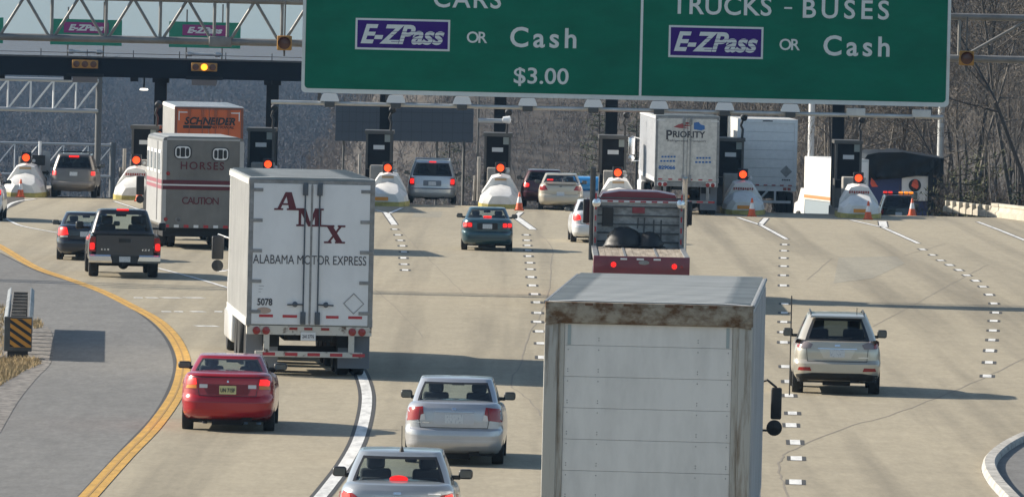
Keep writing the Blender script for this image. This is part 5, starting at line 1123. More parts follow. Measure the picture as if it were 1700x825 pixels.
# ================================================================== TRUCKS
M_TRW = mat('white_trailer_panel', (0.72, 0.73, 0.74), 0.4, noise=0.13, nscale=(1.1, 1.1, .7), lo=.3, hi=.6, coat=.15)
M_TRSIDE = mat('bright_white_side', (0.60, 0.595, 0.575), 0.45, noise=0.16, nscale=(1, 2.2, 1))
M_ROOF = mat('silver_roof_skin', (0.33, 0.345, 0.34), 0.6, metal=.1, noise=0.2, nscale=(1.5, .25, 1))
M_RAILG = mat('grey_rail_aluminium', (0.30, 0.30, 0.30), 0.5, metal=.4, noise=.4, nscale=(4, 4, 4))
M_RUST = mat('brown_rust', (0.30, 0.27, 0.215), 0.85, noise=1, col2=(0.10, 0.052, 0.022), nscale=(3.4, 3.4, 5.0), detail=10, lo=.42, hi=.60, bump=.3)
M_RUSTW = mat('rust_specked_white', (0.55, 0.52, 0.46), 0.7, noise=1, col2=(0.10, 0.055, 0.03), nscale=(5, 5, 6), detail=9, lo=.36, hi=.46)
M_ROD = mat('dark_lock_rod', (0.09, 0.105, 0.125), 0.5, metal=.4, noise=.2)
M_TAPE_R = mat('red_reflective_tape', (0.42, 0.02, 0.03), 0.35); M_TAPE_W = mat('white_reflective_tape', (.68, .68, .68), .35)
M_MAROON = mat('maroon_lettering', (0.10, 0.008, 0.018), 0.5); M_INK = mat('dark_grey_lettering', (0.045, 0.042, 0.05), 0.5)
M_FLAP = mat('grey_mud_flap', (0.16, 0.17, 0.19), 0.7); M_TRUCKRIM = mat('truck_rim', (.5, .5, .5), .4, metal=.5)
def on_face(root, px, py):
    """where the sight line through a photo point meets the rear face of a truck, in the truck's own axes"""
    r = ray(px, py); n = Vector((-math.sin(root.rotation_euler.z), math.cos(root.rotation_euler.z), 0)); o = Vector((0, 0, CAMH)); t = (root.location - o).dot(n) / r.dot(n)
    p = o + r * t - root.location; c, s = math.cos(root.rotation_euler.z), math.sin(root.rotation_euler.z)
    return p.x * c + p.y * s, p.z
def face_text(root, body, x0, x1, y0, y1, name, m, bold=.02, y=-.03, fit=True, shear=0.0, depth=.004):
    ym = (y0 + y1) / 2; tl = .0227 * (x1 - x0) / 2; xa, za = on_face(root, x0, ym - tl); xb, zb_ = on_face(root, x1, ym + tl); xm_, z0 = on_face(root, (x0 + x1) / 2, y1); _, z1 = on_face(root, (x0 + x1) / 2, y0)
    mb = MB(); text_at(mb, body, (xa + xb) / 2, (z0 + z1) / 2, xb - xa, z1 - z0, y, bold, shear, depth, fit); return mb.build(name, m, root)
def duals(root, ys_, x=.92, r=.50, tw=.26, flap=None):
    sp = []
    for y in ys_:
        for sx in (-1, 1): sp += [(sx * (x - .16), y), (sx * (x + .16), y)]
    wheels(root, sp, r, tw, M_TRUCKRIM)
def tractor(root, y0, pm, zroof=3.3, mir=(1.8, 2.55), xm=1.42, mirm=None, skirt=True, wk=1.0):
    cab = [(-1.18, 1.0), (1.18, 1.0), (1.2, 1.5), (1.16, zroof - .5), (.98, zroof), (-.98, zroof), (-1.16, zroof - .5), (-1.2, 1.5)]
    MB().loft([[(x * k * wk, y, 1.0 + (z - 1.0) * kz) for x, z in cab] for y, k, kz in ((y0 + 2.2, 1, .97), (y0 + 2.4, 1, 1), (y0 + 4.4, 1, 1), (y0 + 5.0, .97, .80))]).build('cab', pm, root, 30)
    hood = [(-1.0, .7), (1.0, .7), (1.02, 1.4), (.8, 1.95), (-.8, 1.95), (-1.02, 1.4)]
    MB().loft([[(x * k, y, .7 + (z - .7) * kz) for x, z in hood] for y, k, kz in ((y0 + 4.95, 1.05, 1), (y0 + 6.2, .95, .92), (y0 + 6.6, .8, .7))]).build('bonnet', pm, root, 30)
    MB().box(-.45, .45, y0 - 2.4, y0 + 6.2, .75, 1.0).build('chassis', M_UNDER, root)
    for sx in (-1, 1):
        if skirt: MB().box(sx * 1.12 - .14, sx * 1.12 + .14, y0 + 1.2, y0 + 4.2, .35, 1.02, bev=.08).build('side_fairing', pm, root, 40)
        m = MB().box(sx * xm - .13, sx * xm + .13, y0 + 4.45, y0 + 4.6, mir[0] + .24, mir[1], bev=.03).lathe([(0, -.05), (.13, -.03), (.13, .05), (0, .08)], 14, 'Y', Matrix.Translation((sx * xm, y0 + 4.5, mir[0] + .1))).build('door_mirror', mirm or M_BLK, root, 40)
        MB().tube([(sx * 1.15, y0 + 4.6, mir[1] - .05), (sx * xm, y0 + 4.55, mir[1] + .04)], .02, 6).tube([(sx * 1.15, y0 + 4.6, mir[0]), (sx * xm, y0 + 4.55, mir[0] - .02)], .02, 6).build('mirror_arm', M_CHROME, root)
    duals(root, [y0 - 1.4, y0 - .05]); wheels(root, [(-1.0, y0 + 5.3), (1.0, y0 + 5.3)], .5, .28, M_TRUCKRIM)
def hinges(root, zs, hw):
    for sx in (-1, 1):
        for z in zs: MB().box(min(sx * (hw - .28), sx * (hw - .02)), max(sx * (hw - .28), sx * (hw - .02)), -.036, -.0215, z - .035, z + .035, bev=.005).build('hinge', M_RAILG, root)
def lock_rods(root, xs_, z0, z1, m=M_ROD, handle=None):
    for x in xs_:
        o = MB().tube([(x, -.055, z0), (x, -.055, z1)], .016, 8).box(x - .055, x + .055, -.085, -.022, z1 - .26, z1, bev=.01).box(x - .055, x + .055, -.085, -.022, z0, z0 + .26, bev=.01).build('lock_rod', m, root, 40)
        if handle: sg_ = -1 if x < 0 else 1; MB().tube([(x, -.075, handle), (x + sg_ * .33, -.075, handle - .012)], .018, 6).lathe([(0, -.03), (.06, 0), (0, .03)], 8, 'Y', Matrix.Translation((x + sg_ * .17, -.075, handle))).build('door_handle', m, o)
def trailer_box(root, hw, L, z0, z1, side, roof, door, post_step=.61, wall_posts=True, frame=None, rail=None):
    fr = frame or M_RAILG
    MB().box(-hw, hw, .07, L, z0, z1 - .045).build('cargo_box', side, root)
    mb = MB(); mb.loft([[(-hw - .01, y, z1 - .043), (hw + .01, y, z1 - .043), (hw + .01, y, z1 - .01), (hw * .6, y, z1 + .008), (-hw * .6, y, z1 + .008), (-hw - .01, y, z1 - .01)] for y in (0.02, L + .01)])
    for y in np.arange(.6, L, .61): mb.box(-hw + .05, hw - .05, y, y + .03, z1 - .0095, z1 + .014)
    mb.build('roof', roof, root)
    if wall_posts:
        for sx in (-1, 1):
            mb = MB()
            for y in np.arange(.35, L - .2, post_step): mb.box(min(sx * (hw - .01), sx * (hw + .014)), max(sx * (hw - .01), sx * (hw + .014)), y, y + .07, z0 + .15, z1 - .15)
            mb.build('side_posts', side, root)
    mb = MB()
    for sx in (-1, 1): mb.box(min(sx * hw, sx * (hw + .022)), max(sx * hw, sx * (hw + .022)), .08, L, z0 - .02, z0 + .148).box(min(sx * hw, sx * (hw + .022)), max(sx * hw, sx * (hw + .022)), .08, L, z1 - .149, z1 - .046)
    mb.build('side_rails', rail or side, root)
    mb = MB()
    for sx in (-1, 1): mb.box(min(sx * hw * 1.008, sx * (hw - .085)), max(sx * hw * 1.008, sx * (hw - .085)), -.02, .069, z0, z1 - .12)
    mb.box(-hw * 1.008, hw * 1.008, -.02, .069, z1 - .119, z1 - .046); mb.build('door_frame', fr, root)
    for sx in (-1, 1): MB().box(min(sx * .012, sx * (hw - .088)), max(sx * .012, sx * (hw - .088)), -.02, .068, z0 + .02, z1 - .122, bev=.006).build('door', door, root)
def under_rear(root, hw, z0, barz, m=M_RUSTW, lamps=True, flaps=M_FLAP, wheel_y=1.15, sillh=.19):
    MB().box(-hw, hw, -.012, .3, z0 - sillh, z0 - .004).build('sill', m, root)
    mb = MB().box(-hw * .86, hw * .86, -.03, .08, barz - .06, barz + .055, bev=.01)
    for sx in (-1, 1): mb.box(sx * hw * .68 - .06, sx * hw * .68 + .06, -.01, .07, barz + .05, z0 - sillh)
    mb.build('underride_bar', m, root)
    for k in range(5): MB().box(-hw * .74 + k * hw * .36, -hw * .74 + k * hw * .36 + hw * .2, -.036, -.032, barz - .035, barz + .03).build('reflective_tape', M_TAPE_R, root)
    for sx in (-1, 1):
        MB().box(sx * (hw - .34) - .33, sx * (hw - .34) + .33, .38, .395, .17, z0 - .1).build('mud_flap', flaps, root)
        if lamps:
            for q in (0, .20): MB().lathe([(.082, -.02), (.08, -.035), (0, -.045)], 16, 'Y', Matrix.Translation((sx * (hw - .20 - q), 0, z0 - sillh * .5 - .015))).build('tail_light', M_TAIL, root, 40)
    MB().box(-.5, .5, .3, 8, z0 - .32, z0 - .2).box(-1.0, 1.0, .9, 1.0, .45, .6).box(-.95, -.6, .3, 3.8, z0 - .45, z0 - .1).box(.6, .95, .3, 3.8, z0 - .45, z0 - .1).build('chassis', M_UNDER, root)
    duals(root, [wheel_y, wheel_y + 1.27])

# ---------------------------------------------------------------- white semi trailer with maroon letters
d = 162.2; am = thing('semi_truck', 'white semi trailer with maroon lettering on two rear doors, behind the red sedan', 'truck', (Q(513, 560, d).x, d, .014), head(-240))
HW = 1.295; z0 = on_face(am, 513, 541)[1]; z1 = on_face(am, 513, 296)[1]; LT = 8.6
trailer_box(am, HW, LT, z0, z1, M_TRSIDE, M_ROOF, M_TRW, .41); barz = on_face(am, 513, 588)[1]
under_rear(am, HW, z0, barz); lock_rods(am, [-.14, .16], z0 + .03, z1 - .1, handle=on_face(am, 500, 505)[1]); hinges(am, [z0 + .28 + k * .63 for k in range(5)], HW)
MB().box(-.022, .022, -.03, -.0205, z0 + .05, z1 - .15).build('door_seal', M_RAILG, am)
for k, (a, b) in enumerate(((430, 453), (469, 493), (541, 562), (578, 601))):
    (xa, za), (xb, _) = on_face(am, a, 525.5 + (a - 513) * .022), on_face(am, b, 526); MB().box(xa, xb, -.026, -.0205, za - .028, za + .028).build('reflective_tape', M_TAPE_R, am)
for x in (-.33, -.02, .33): MB().box(x - .085, x + .085, -.03, -.0125, z0 - .085, z0 - .035).build('marker_light', M_TAIL, am)
def slab_letters(root, specs, m, yb):
    SH = {'A': [[(.06, .0), (.19, 0), (.52, 1), (.40, 1)], [(.56, 0), (.86, 0), (.64, 1), (.40, 1)], [(.2, .28), (.7, .28), (.7, .38), (.2, .38)], [(-.04, 0), (.32, 0), (.32, .1), (-.04, .1)], [(.46, 0), (1.12, 0), (1.12, .1), (.46, .1)]],
          'M': [[(.08, 0), (.18, 0), (.18, 1), (.08, 1)], [(.68, 0), (.92, 0), (.92, 1), (.68, 1)], [(.08, 1), (.34, 1), (.56, 0), (.44, 0)], [(.44, 0), (.54, 0), (.80, 1), (.68, 1)], [(0, 0), (.28, 0), (.28, .1), (0, .1)], [(.58, 0), (1.1, 0), (1.1, .1), (.58, .1)], [(0, .9), (.26, .9), (.26, 1), (0, 1)], [(.74, .9), (1, .9), (1, 1), (.74, 1)]],
          'X': [[(.08, 1), (.38, 1), (.92, 0), (.62, 0)], [(.76, 1), (.88, 1), (.24, 0), (.12, 0)], [(0, 0), (.36, 0), (.36, .1), (0, .1)], [(.52, 0), (1, 0), (1, .1), (.52, .1)], [(0, .9), (.48, .9), (.48, 1), (0, 1)], [(.64, .9), (1, .9), (1, 1), (.64, 1)]]}
    for ch, x0, x1, y0, y1 in specs:
        mb = MB(); xa, _ = on_face(root, x0, (y0 + y1) / 2); xb, _ = on_face(root, x1, (y0 + y1) / 2); za = on_face(root, (x0 + x1) / 2, y1)[1]; zb_ = on_face(root, (x0 + x1) / 2, y0)[1]
        for k, poly in enumerate(SH[ch]): mb.prism([(xa + u * (xb - xa), za + v * (zb_ - za)) for u, v in poly], yb - .0012 * k - .003, yb - .0012 * k - .0006 * (k % 2))
        mb.build('lettering', m, root)
slab_letters(am, [('A', 457, 499, 319, 349), ('M', 492, 537, 346, 376), ('X', 538, 573, 374, 404)], M_MAROON, -.0225)
face_text(am, 'ALABAMA MOTOR EXPRESS', 420, 608, 424, 439, 'lettering', M_INK, 0.0, -.024, fit=False); face_text(am, '5078', 427, 452, 495, 507, 'lettering', M_INK, .03, -.024, fit=False)
xa, za = on_face(am, 438, 515); MB().lathe([(.15, 0), (.15, -.004), (0, -.005)], 20, 'Y', Matrix.Translation((xa, -.022, za)) @ Matrix.Diagonal((1, 1, .45, 1))).build('oval_decal', mat('tan_decal', (.42, .30, .24), .5), am)
xa, za = on_face(am, 587, 504); mb = MB()
for k in range(4):
    a = Matrix.Translation((xa, 0, za)) @ Matrix.Rotation(R(45 + 90 * k), 4, 'Y'); mb.box(-.155, .155, -.03 - .001 * k, -.0225, .14, .155, a)
mb.build('placard_frame', M_RAILG, am); xa, za = on_face(am, 434, 480); mb = MB()
for k in range(3): mb.box(xa - .06, xa + .05 - .03 * k, -.025, -.0205, za + .06 - .06 * k, za + .075 - .06 * k)
mb.build('faded_small_print', mat('faded_print', (.42, .42, .43), .6), am)
MB().box(-.155 - .02, .155 - .02, -.036, -.026, z0 - .30, z0 - .13).build('license_plate', M_TAPE_W, am); mb = MB(); text_at(mb, '2AI 2776', -.02, z0 - .215, .24, .07, -.037, .02, 0, .003, False); mb.build('plate_lettering', M_INK, am)
tractor(am, LT - 2.0, paint('plain_white_paint', (.70, .71, .72), 0, .35, .08), 3.6)

# ---------------------------------------------------------------- dirty white box truck in front
d = 97.7; bt = thing('box_truck', 'large grey white box truck with a rusty rear header, cut off by the bottom edge', 'truck', (Q(1073.5, 700, d).x, d, .014), head(1450))
HW = 1.30; zt_ = on_face(bt, 1073, 503)[1]; LB = 10.5; z0 = .95
MB().box(-HW, HW, .07, LB, z0, zt_ - .05).build('cargo_box', mat('grimy_white_side', (.52, .53, .54), .5, noise=.3, nscale=(.8, .8, .5)), bt)
for sx in (-1, 1):
    mb = MB()
    for y in np.arange(.2, LB, .11): mb.box(min(sx * (HW - .01), sx * (HW + .008)), max(sx * (HW - .01), sx * (HW + .008)), y, y + .05, z0 + .2, zt_ - .12)
    mb.build('side_ribs', MATS['grimy_white_side'], bt)
mb = MB(); mb.loft([[(-HW, y, zt_ - .048), (HW, y, zt_ - .048), (HW, y, zt_ - .01), (HW * .7, y, zt_ + .012), (-HW * .7, y, zt_ + .012), (-HW, y, zt_ - .01)] for y in (.02, LB)])
for y in np.arange(.3, LB, .42): mb.box(-HW + .04, HW - .04, y, y + .05, zt_ - .011, zt_ + .019)
mb.build('roof', mat('streaked_roof_skin', (.42, .43, .42), .65, noise=1, col2=(.28, .29, .285), nscale=(.6, 14, 1), lo=.3, hi=.62, detail=8), bt)
mb = MB()
for sx in (-1, 1): mb.tube([(sx * HW, .0, zt_ - .02), (sx * HW, LB, zt_ - .02)], .025, 6)
mb.build('roof_rail', M_RAILG, bt)
hz_ = on_face(bt, 1073, 539)[1]
MB().box(-HW, HW, -.06, .069, hz_, zt_ - .005, bev=.015).build('rear_header', M_RUST, bt, 40)
M_POST = mat('stained_grey_post', (.40, .39, .355), .6, noise=1, col2=(.15, .11, .07), nscale=(12, 12, .9), lo=.33, hi=.52, detail=8)
for sx in (-1, 1): MB().box(min(sx * HW, sx * (HW - .17)), max(sx * HW, sx * (HW - .17)), -.05, .069, z0, hz_ - .003, bev=.012).box(min(sx * (HW - .171), sx * (HW - .25)), max(sx * (HW - .171), sx * (HW - .25)), -.02, .069, z0, hz_ - .003).build('corner_post', M_POST, bt, 40)
for sx in (-1, 1): MB().prism([(sx * (HW - .02), hz_ - .03), (sx * (HW - .02), hz_ + .11), (sx * (HW - .22), hz_ + .002)], -.069, -.0615).build('header_gusset', M_RUST, bt)
ph = on_face(bt, 1073, 575)[1] - on_face(bt, 1073, 627)[1]; zq = hz_ - .005; first = True; M_RDOOR = mat('grey_white_roll_door', (.68, .67, .645), .5, noise=.20, nscale=(2.6, 1, .9), lo=.28, hi=.58, detail=9)
while zq > z0 + .05:
    h_ = (hz_ - on_face(bt, 1073, 575)[1]) if first else ph
    MB().box(-HW + .253, HW - .253, .0, .05, max(z0, zq - h_ + .0035), zq, bev=.002).build('door_panel', M_RDOOR, bt); first = False; zq -= h_
mb = MB(); zq = on_face(bt, 1073, 575)[1]
for k in range(6):
    z = zq - ph * k
    for x in (-.62, .62, -1.0, 1.0):
        for dz in (.06, .09, -.06): mb.lathe([(.008, 0), (0, -.004)], 6, 'Y', Matrix.Translation((x, -.001, z + dz)))
mb.build('door_rivets', M_RAILG, bt)
for sx in (-1, 1): MB().box(sx * (HW - .31) - .02, sx * (HW - .31) + .02, -.008, -.001, hz_ - .27, hz_ - .02).build('cable_strip', mat('blue_grey_strip', (.30, .36, .37), .5), bt)
mb = MB()
for k, x in enumerate((-.75, -.5, -.27, .25, .5, .8)): mb.box(x - .05, x + .05, -.071, -.061, zt_ - .045, zt_ - .015)
mb.build('marker_lights', mat('dark_amber_marker', (.10, .04, .015), .4), bt)
MB().box(-HW, HW, -.1, .1, .62, z0 - .01, bev=.02).build('rear_bumper', M_RUSTW, bt); MB().box(-.5, .5, .1, LB + 2, .6, z0 - .02).build('chassis', M_UNDER, bt)
duals(bt, [3.0]); wheels(bt, [(-1.0, LB + 1.2), (1.0, LB + 1.2)], .48, .28, M_TRUCKRIM)
cabp = [(-1.1, .8), (1.1, .8), (1.12, 1.5), (1.0, 2.5), (-1.0, 2.5), (-1.12, 1.5)]
MB().loft([[(x, y, .8 + (z - .8) * k) for x, z in cabp] for y, k in ((LB + .1, 1), (LB + 1.2, 1), (LB + 1.9, .62), (LB + 2.9, .52))]).build('cab', M_TRW, bt, 30)
for sx in (-1, 1):
    MB().box(sx * 1.48 - .075, sx * 1.48 + .075, LB + .5, LB + .62, 2.06, 2.50, bev=.025).lathe([(0, -.04), (.11, -.02), (.11, .04), (0, .07)], 18, 'Y', Matrix.Translation((sx * 1.46, LB + .56, 1.94))).build('door_mirror', M_BLK, bt, 40)
    MB().tube([(sx * 1.1, LB + .7, 2.52), (sx * 1.35, LB + .6, 2.60), (sx * 1.48, LB + .56, 2.50)], .018, 6).tube([(sx * 1.1, LB + .7, 1.9), (sx * 1.42, LB + .56, 1.9)], .018, 6).build('mirror_arm', M_BLK, bt)
MB().tube([(1.66, LB + .56, 2.4), (1.66, LB + .56, 3.78)], .009, 5).build('whip_aerial', M_BLK, bt)

# ---------------------------------------------------------------- horse transporter
d = 246; hv = thing('horse_truck', 'dull aluminium horse transporter with maroon stripes and warning words', 'truck', (Q(336, 330, d).x, d, .014), head(-800))
M_HALU = mat('dull_horse_aluminium', (.20, .195, .185), .42, metal=.3, noise=.35, nscale=(.9, .9, .6), detail=7)
M_HSIDE = mat('bright_horse_aluminium', (.42, .42, .42), .4, metal=.3, noise=.2, nscale=(1, 1, 1))
HW = 1.27; z1 = on_face(hv, 336, 229)[1]; z0 = on_face(hv, 336, 379)[1]; LH = 6.0
MB().loft([[(x, y, z) for x, z in rrect(-HW, HW, z0, z1, .10)] for y in (0, .001)] + [[(x, y, z) for x, z in rrect(-HW, HW, z0, z1, .10)] for y in (LH - .01, LH)]).build('horse_box', [M_HALU], hv, 40)
mb = MB()
for sx in (-1, 1): mb.box(min(sx * HW, sx * (HW + .02)), max(sx * HW, sx * (HW + .02)), .03, LH - .05, z0 + .12, z1 - .14)
mb.build('side_skin', M_HSIDE, hv)
MB().loft([[(-HW + .1, y, z1 + .002), (HW - .1, y, z1 + .002), (HW - .2, y, z1 + .03), (-HW + .2, y, z1 + .03)] for y in (.03, LH)]).build('roof', M_ROOF, hv)
mb = MB()
for sx in (-1, 1): mb.box(sx * (HW - .06) - .06, sx * (HW - .06) + .062, -.02, -.003, z0 + .01, z1 - .1)
mb.box(-HW + .12, HW - .12, -.02, -.003, z1 - .09, z1 - .03); mb.build('corner_trim', M_HSIDE, hv)
for a, b in ((300, 306.5), (309.5, 315.5)):
    za, zb_ = on_face(hv, 336, b)[1], on_face(hv, 336, a)[1]; MB().box(-HW + .002, HW - .002, -.026, -.0205, za, zb_).build('rear_stripe', M_MAROON, hv)
    mb = MB()
    for sx in (-1, 1): mb.box(min(sx * (HW + .021), sx * (HW + .026)), max(sx * (HW + .021), sx * (HW + .026)), .03, LH - .05, za, zb_)
    mb.build('side_stripe', mat('pink_side_stripe', (.27, .08, .10), .5), hv)  # paler and pinker than the rear stripes
za, zb_ = on_face(hv, 336, 309.2)[1], on_face(hv, 336, 306.8)[1]; MB().box(-HW + .002, HW - .002, -.025, -.0205, za, zb_).build('pale_stripe', M_TAPE_W, hv)
for px, py in ((303.5, 253), (366, 256.5)):
    x, z = on_face(hv, px, py); f = MB().prism(rrect(x - .24, x + .24, z - .19, z + .19, .13), -.03, -.021).build('window', M_TAPE_W, hv); MB().prism(rrect(x - .20, x - .095, z - .13, z + .13, .05), -.036, -.031).prism(rrect(x - .07, x + .07, z - .145, z + .145, .03), -.036, -.031).prism(rrect(x + .095, x + .20, z - .13, z + .13, .05), -.036, -.031).build('pane', M_BLK, f)
    MB().prism(rrect(x - .275, x + .275, z - .215, z + .215, .15), -.028, -.0205).build('window_rim', M_BLK, hv)
face_text(hv, 'HORSES', 300, 372, 269, 282, 'lettering', M_MAROON, .01, -.022); face_text(hv, 'CAUTION', 302, 363, 327.5, 339.5, 'lettering', M_MAROON, .008, -.022)
for k in range(8):
    x = -HW + .08 + k * .31; MB().box(x, x + .152, -.012, -.002, z0 + .01, z0 + .095).build('reflective_tape', M_TAPE_R if k % 2 == 0 else M_TAPE_W, hv)
for px, py in ((279, 288), (275, 364)):
    x, z = on_face(hv, px, py); MB().lathe([(.065, -.021), (.06, -.035), (0, -.042)], 14, 'Y', Matrix.Translation((x, 0, z))).build('tail_light', M_TAIL, hv, 40)
for x in (.95, -.75): MB().lathe([(.09, -.003), (.09, -.012), (.07, -.013), (.07, -.003)], 14, 'Y', Matrix.Translation((x, 0, z0 + .25))).build('round_vent', M_RAILG, hv)
for sx in (-1, 1):
    for y in (.45, 2.0, 3.4, 4.8):
        w_ = MB().box(min(sx * (HW + .021), sx * (HW + .04)), max(sx * (HW + .021), sx * (HW + .04)), y, y + .95, z1 - 1.15, z1 - .42, bev=.008).build('side_window', M_LAMPW, hv); MB().box(min(sx * (HW + .041), sx * (HW + .046)), max(sx * (HW + .041), sx * (HW + .046)), y + .13, y + .82, z1 - 1.05, z1 - .52).build('pane', mat('grey_pane', (.16, .18, .19), .2), w_)
    MB().box(min(sx * (HW + .021), sx * (HW + .045)), max(sx * (HW + .021), sx * (HW + .045)), 1.65, 1.73, z0 + .2, z1 - .15).build('door_post', M_HSIDE, hv)
MB().box(-HW + .05, HW - .05, .15, LH, z0 - .28, z0 - .003).build('chassis', M_UNDER, hv)
duals(hv, [2.4, 3.5], .95, .45, .25)
tractor(hv, LH - .8, paint('silver_cab_paint', (.30, .30, .30), .3), 2.3, (1.2, 2.05), 1.2, skirt=False, wk=.74)

# ---------------------------------------------------------------- orange container trailer
d = 299; sc_ = thing('semi_truck', 'orange and white container trailer with black lettering, ahead of the horse transporter', 'truck', (Q(346, 250, d).x, d, .014), head(-200))
M_ORC = mat('orange_container_door', (.60, .12, .028), .5, noise=.15, nscale=(.8, .8, 1)); HW = 1.30; z1 = on_face(sc_, 346, 177)[1]
trailer_box(sc_, HW, 13, 1.2, z1, M_TRSIDE, mat('white_roof_skin', (.66, .67, .67), .5, noise=.12), M_ORC, .6, frame=mat('dark_orange_frame', (.20, .06, .03), .5)); under_rear(sc_, HW, 1.2, .55)
face_text(sc_, 'SCHNEIDER', 306, 391, 195, 208, 'lettering', M_BLK, .045, -.026, shear=.25, fit=False); face_text(sc_, 'NATIONAL', 349, 389, 209.5, 214, 'lettering', M_BLK, .03, -.026, shear=.25, fit=False)
(xa, za), (xb, zb_) = on_face(sc_, 304, 213), on_face(sc_, 350, 209); MB().box(xa, xb, -.027, -.0215, za, zb_).build('speed_bar', M_BLK, sc_)
for sx in (-1, 1): MB().box(sx * 1.0 - .17, sx * 1.0 + .17, -.027, -.0212, z1 - .26, z1 - .22).box(sx * 1.15 - .02, sx * 1.15 + .02, -.0285, -.0275, z1 - .55, z1 - .2).build('corner_tape', M_TAPE_W, sc_)
lock_rods(sc_, [-.75, -.25, .25, .75], 1.3, z1 - .13, mat('dark_orange_rod', (.33, .08, .03), .5)); tractor(sc_, 10, M_ORC, 3.5)

# ---------------------------------------------------------------- ribbed trailer with blue and red lettering
d = 304; pr = thing('semi_truck', 'ribbed aluminium semi trailer with a red swoosh and dark lettering on its doors', 'truck', (Q(1140, 280, d).x, d, .014), head(500))
HW = 1.23; z1 = on_face(pr, 1140, 192)[1]; z0 = on_face(pr, 1140, 302)[1]
M_PSIDE = mat('ribbed_bright_side', (.70, .71, .73), .35, metal=.25, noise=.1); M_PDOOR = mat('dirty_quilted_door', (.62, .60, .56), .5, noise=.22, nscale=(5, 5, 5), lo=.4, hi=.6)
trailer_box(pr, HW, 14.5, z0, z1, M_PSIDE, M_ROOF, M_PDOOR, .28, frame=M_RAILG); under_rear(pr, HW, z0, on_face(pr, 1140, 335)[1], M_RAILG); lock_rods(pr, [-.14, .12], z0, z1 - .1, M_RAILG)
face_text(pr, 'P', 1106, 1116, 216, 232, 'lettering', M_INK, .03, -.024, False); face_text(pr, 'RIORITY', 1117, 1171, 218, 229, 'lettering', M_INK, .03, -.024, fit=False); face_text(pr, 'Refrigerated Transport', 1108, 1172, 232, 237, 'lettering', M_INK, .0, -.024, fit=False)
M_BLUEL = mat('blue_lettering', (.03, .13, .36), .5); M_SWOOSH = mat('red_swoosh', (.30, .05, .05), .5)
def fpoly(root, pts, name, m, y): return MB().prism([on_face(root, a, b) for a, b in pts], y - .004, y).build(name, m, root)
fpoly(pr, [(1118, 211), (1126, 207), (1140, 203), (1148, 205), (1136, 207), (1148, 209), (1134, 211), (1146, 214), (1128, 213)], 'swoosh', M_SWOOSH, -.022)
fpoly(pr, [(1152, 204), (1160, 203), (1163, 207), (1170, 209), (1170, 215), (1164, 217), (1152, 215)], 'blue_emblem', M_BLUEL, -.022)
for x0, x1, y, h_ in ((1098, 1123, 259, 3), (1096, 1122, 266, 3), (1156, 1181, 261, 3), (1154, 1182, 268, 3)):
    for k in range(5): w_ = (x1 - x0) / 5; fpoly(pr, [(x0 + k * w_, y), (x0 + (k + .72) * w_, y), (x0 + (k + .72) * w_, y + h_), (x0 + k * w_, y + h_)], 'phone_line', M_BLUEL, -.022)
face_text(pr, '829066', 1093, 1121, 275, 281.5, 'lettering', M_BLUEL, .05, -.024, fit=False)
for sx in (-1, 1):
    MB().box(sx * .95 - .19, sx * .95 + .19, -.03, -.0125, z0 - .165, z0 - .01).build('lamp_panel', M_TAPE_W, pr)
    MB().box(sx * 1.05 - .16, sx * 1.05 + .16, -.027, -.0212, z1 - .22, z1 - .185).build('corner_tape', M_TAPE_W, pr)
for k in range(6): MB().box(-1.1 + k * .39, -1.1 + k * .39 + .16, -.027, -.0212, z0 + .06, z0 + .11).build('reflective_tape', M_TAPE_R, pr)
tractor(pr, 11.2, M_LAMPW, 3.5, (1.75, 2.7), 1.5, M_CHROME)

# ---------------------------------------------------------------- plain white box truck
d = 315.0; wb_ = thing('box_truck', 'plain white box truck with roll door and diamond placard right of the ribbed trailer', 'truck', (Q(1273, 270, d).x, d, gz(d) + .014), head(550))
HW = 1.21; z1 = on_face(wb_, 1273, 198)[1]; z0 = on_face(wb_, 1273, 309)[1]; M_WB = mat('lifted_white_rear', (.84, .83, .81), .5, noise=.1)  # rear colour lightened above the sides to offset the shade it stands in
MB().box(-HW, HW, .06, 8, z0, z1).build('cargo_box', M_TRSIDE, wb_)
mb = MB().box(-HW, HW, -.03, .058, z1 - .16, z1 - .003)
for sx in (-1, 1): mb.box(min(sx * HW, sx * (HW - .12)), max(sx * HW, sx * (HW - .12)), -.03, .058, z0, z1 - .162)
mb.build('rear_frame', M_WB, wb_)
nP = 7; ph = (z1 - .162 - z0) / nP
for k in range(nP): MB().box(-HW + .122, HW - .122, -.005, .057, z0 + k * ph + .008, z0 + (k + 1) * ph, bev=.005).build('door_panel', M_WB, wb_)
MB().box(-.2, .2, -.04, -.0305, z1 - .10, z1 - .05).build('marker_light', M_INK, wb_)
xa, za = on_face(wb_, 1305, 285); a = Matrix.Translation((xa, 0, za)) @ Matrix.Rotation(R(45), 4, 'Y'); MB().box(-.17, .17, -.02, -.008, -.17, .17, a).build('placard', M_RAILG, wb_)
xa, za = on_face(wb_, 1305, 299); mb = MB()
for k in range(5): mb.box(xa - .17 + k * .07, xa - .12 + k * .07, -.02, -.008, za - .03, za + .03)
mb.build('unit_number', M_INK, wb_)
for k in range(7): MB().box(-1.1 + k * .33, -1.1 + k * .33 + .15, -.036, -.031, z0 + .015, z0 + .06).build('reflective_tape', M_TAPE_R, wb_)
bz = on_face(wb_, 1273, 335)[1]; mb = MB().box(-1.1, 1.0, -.02, .06, bz - .05, bz + .05).box(.32, .40, -.02, .05, bz, z0 - .2)
mb.tube([(-.35, .02, bz), (.05, .02, z0 - .2)], .05, 6).tube([(-1.05, .02, bz + .1), (-.75, .02, z0 - .2)], .03, 6).build('lift_frame', M_TAPE_W, wb_); MB().box(-HW, HW, 0, .2, z0 - .2, z0 - .004).build('sill', M_WB, wb_)
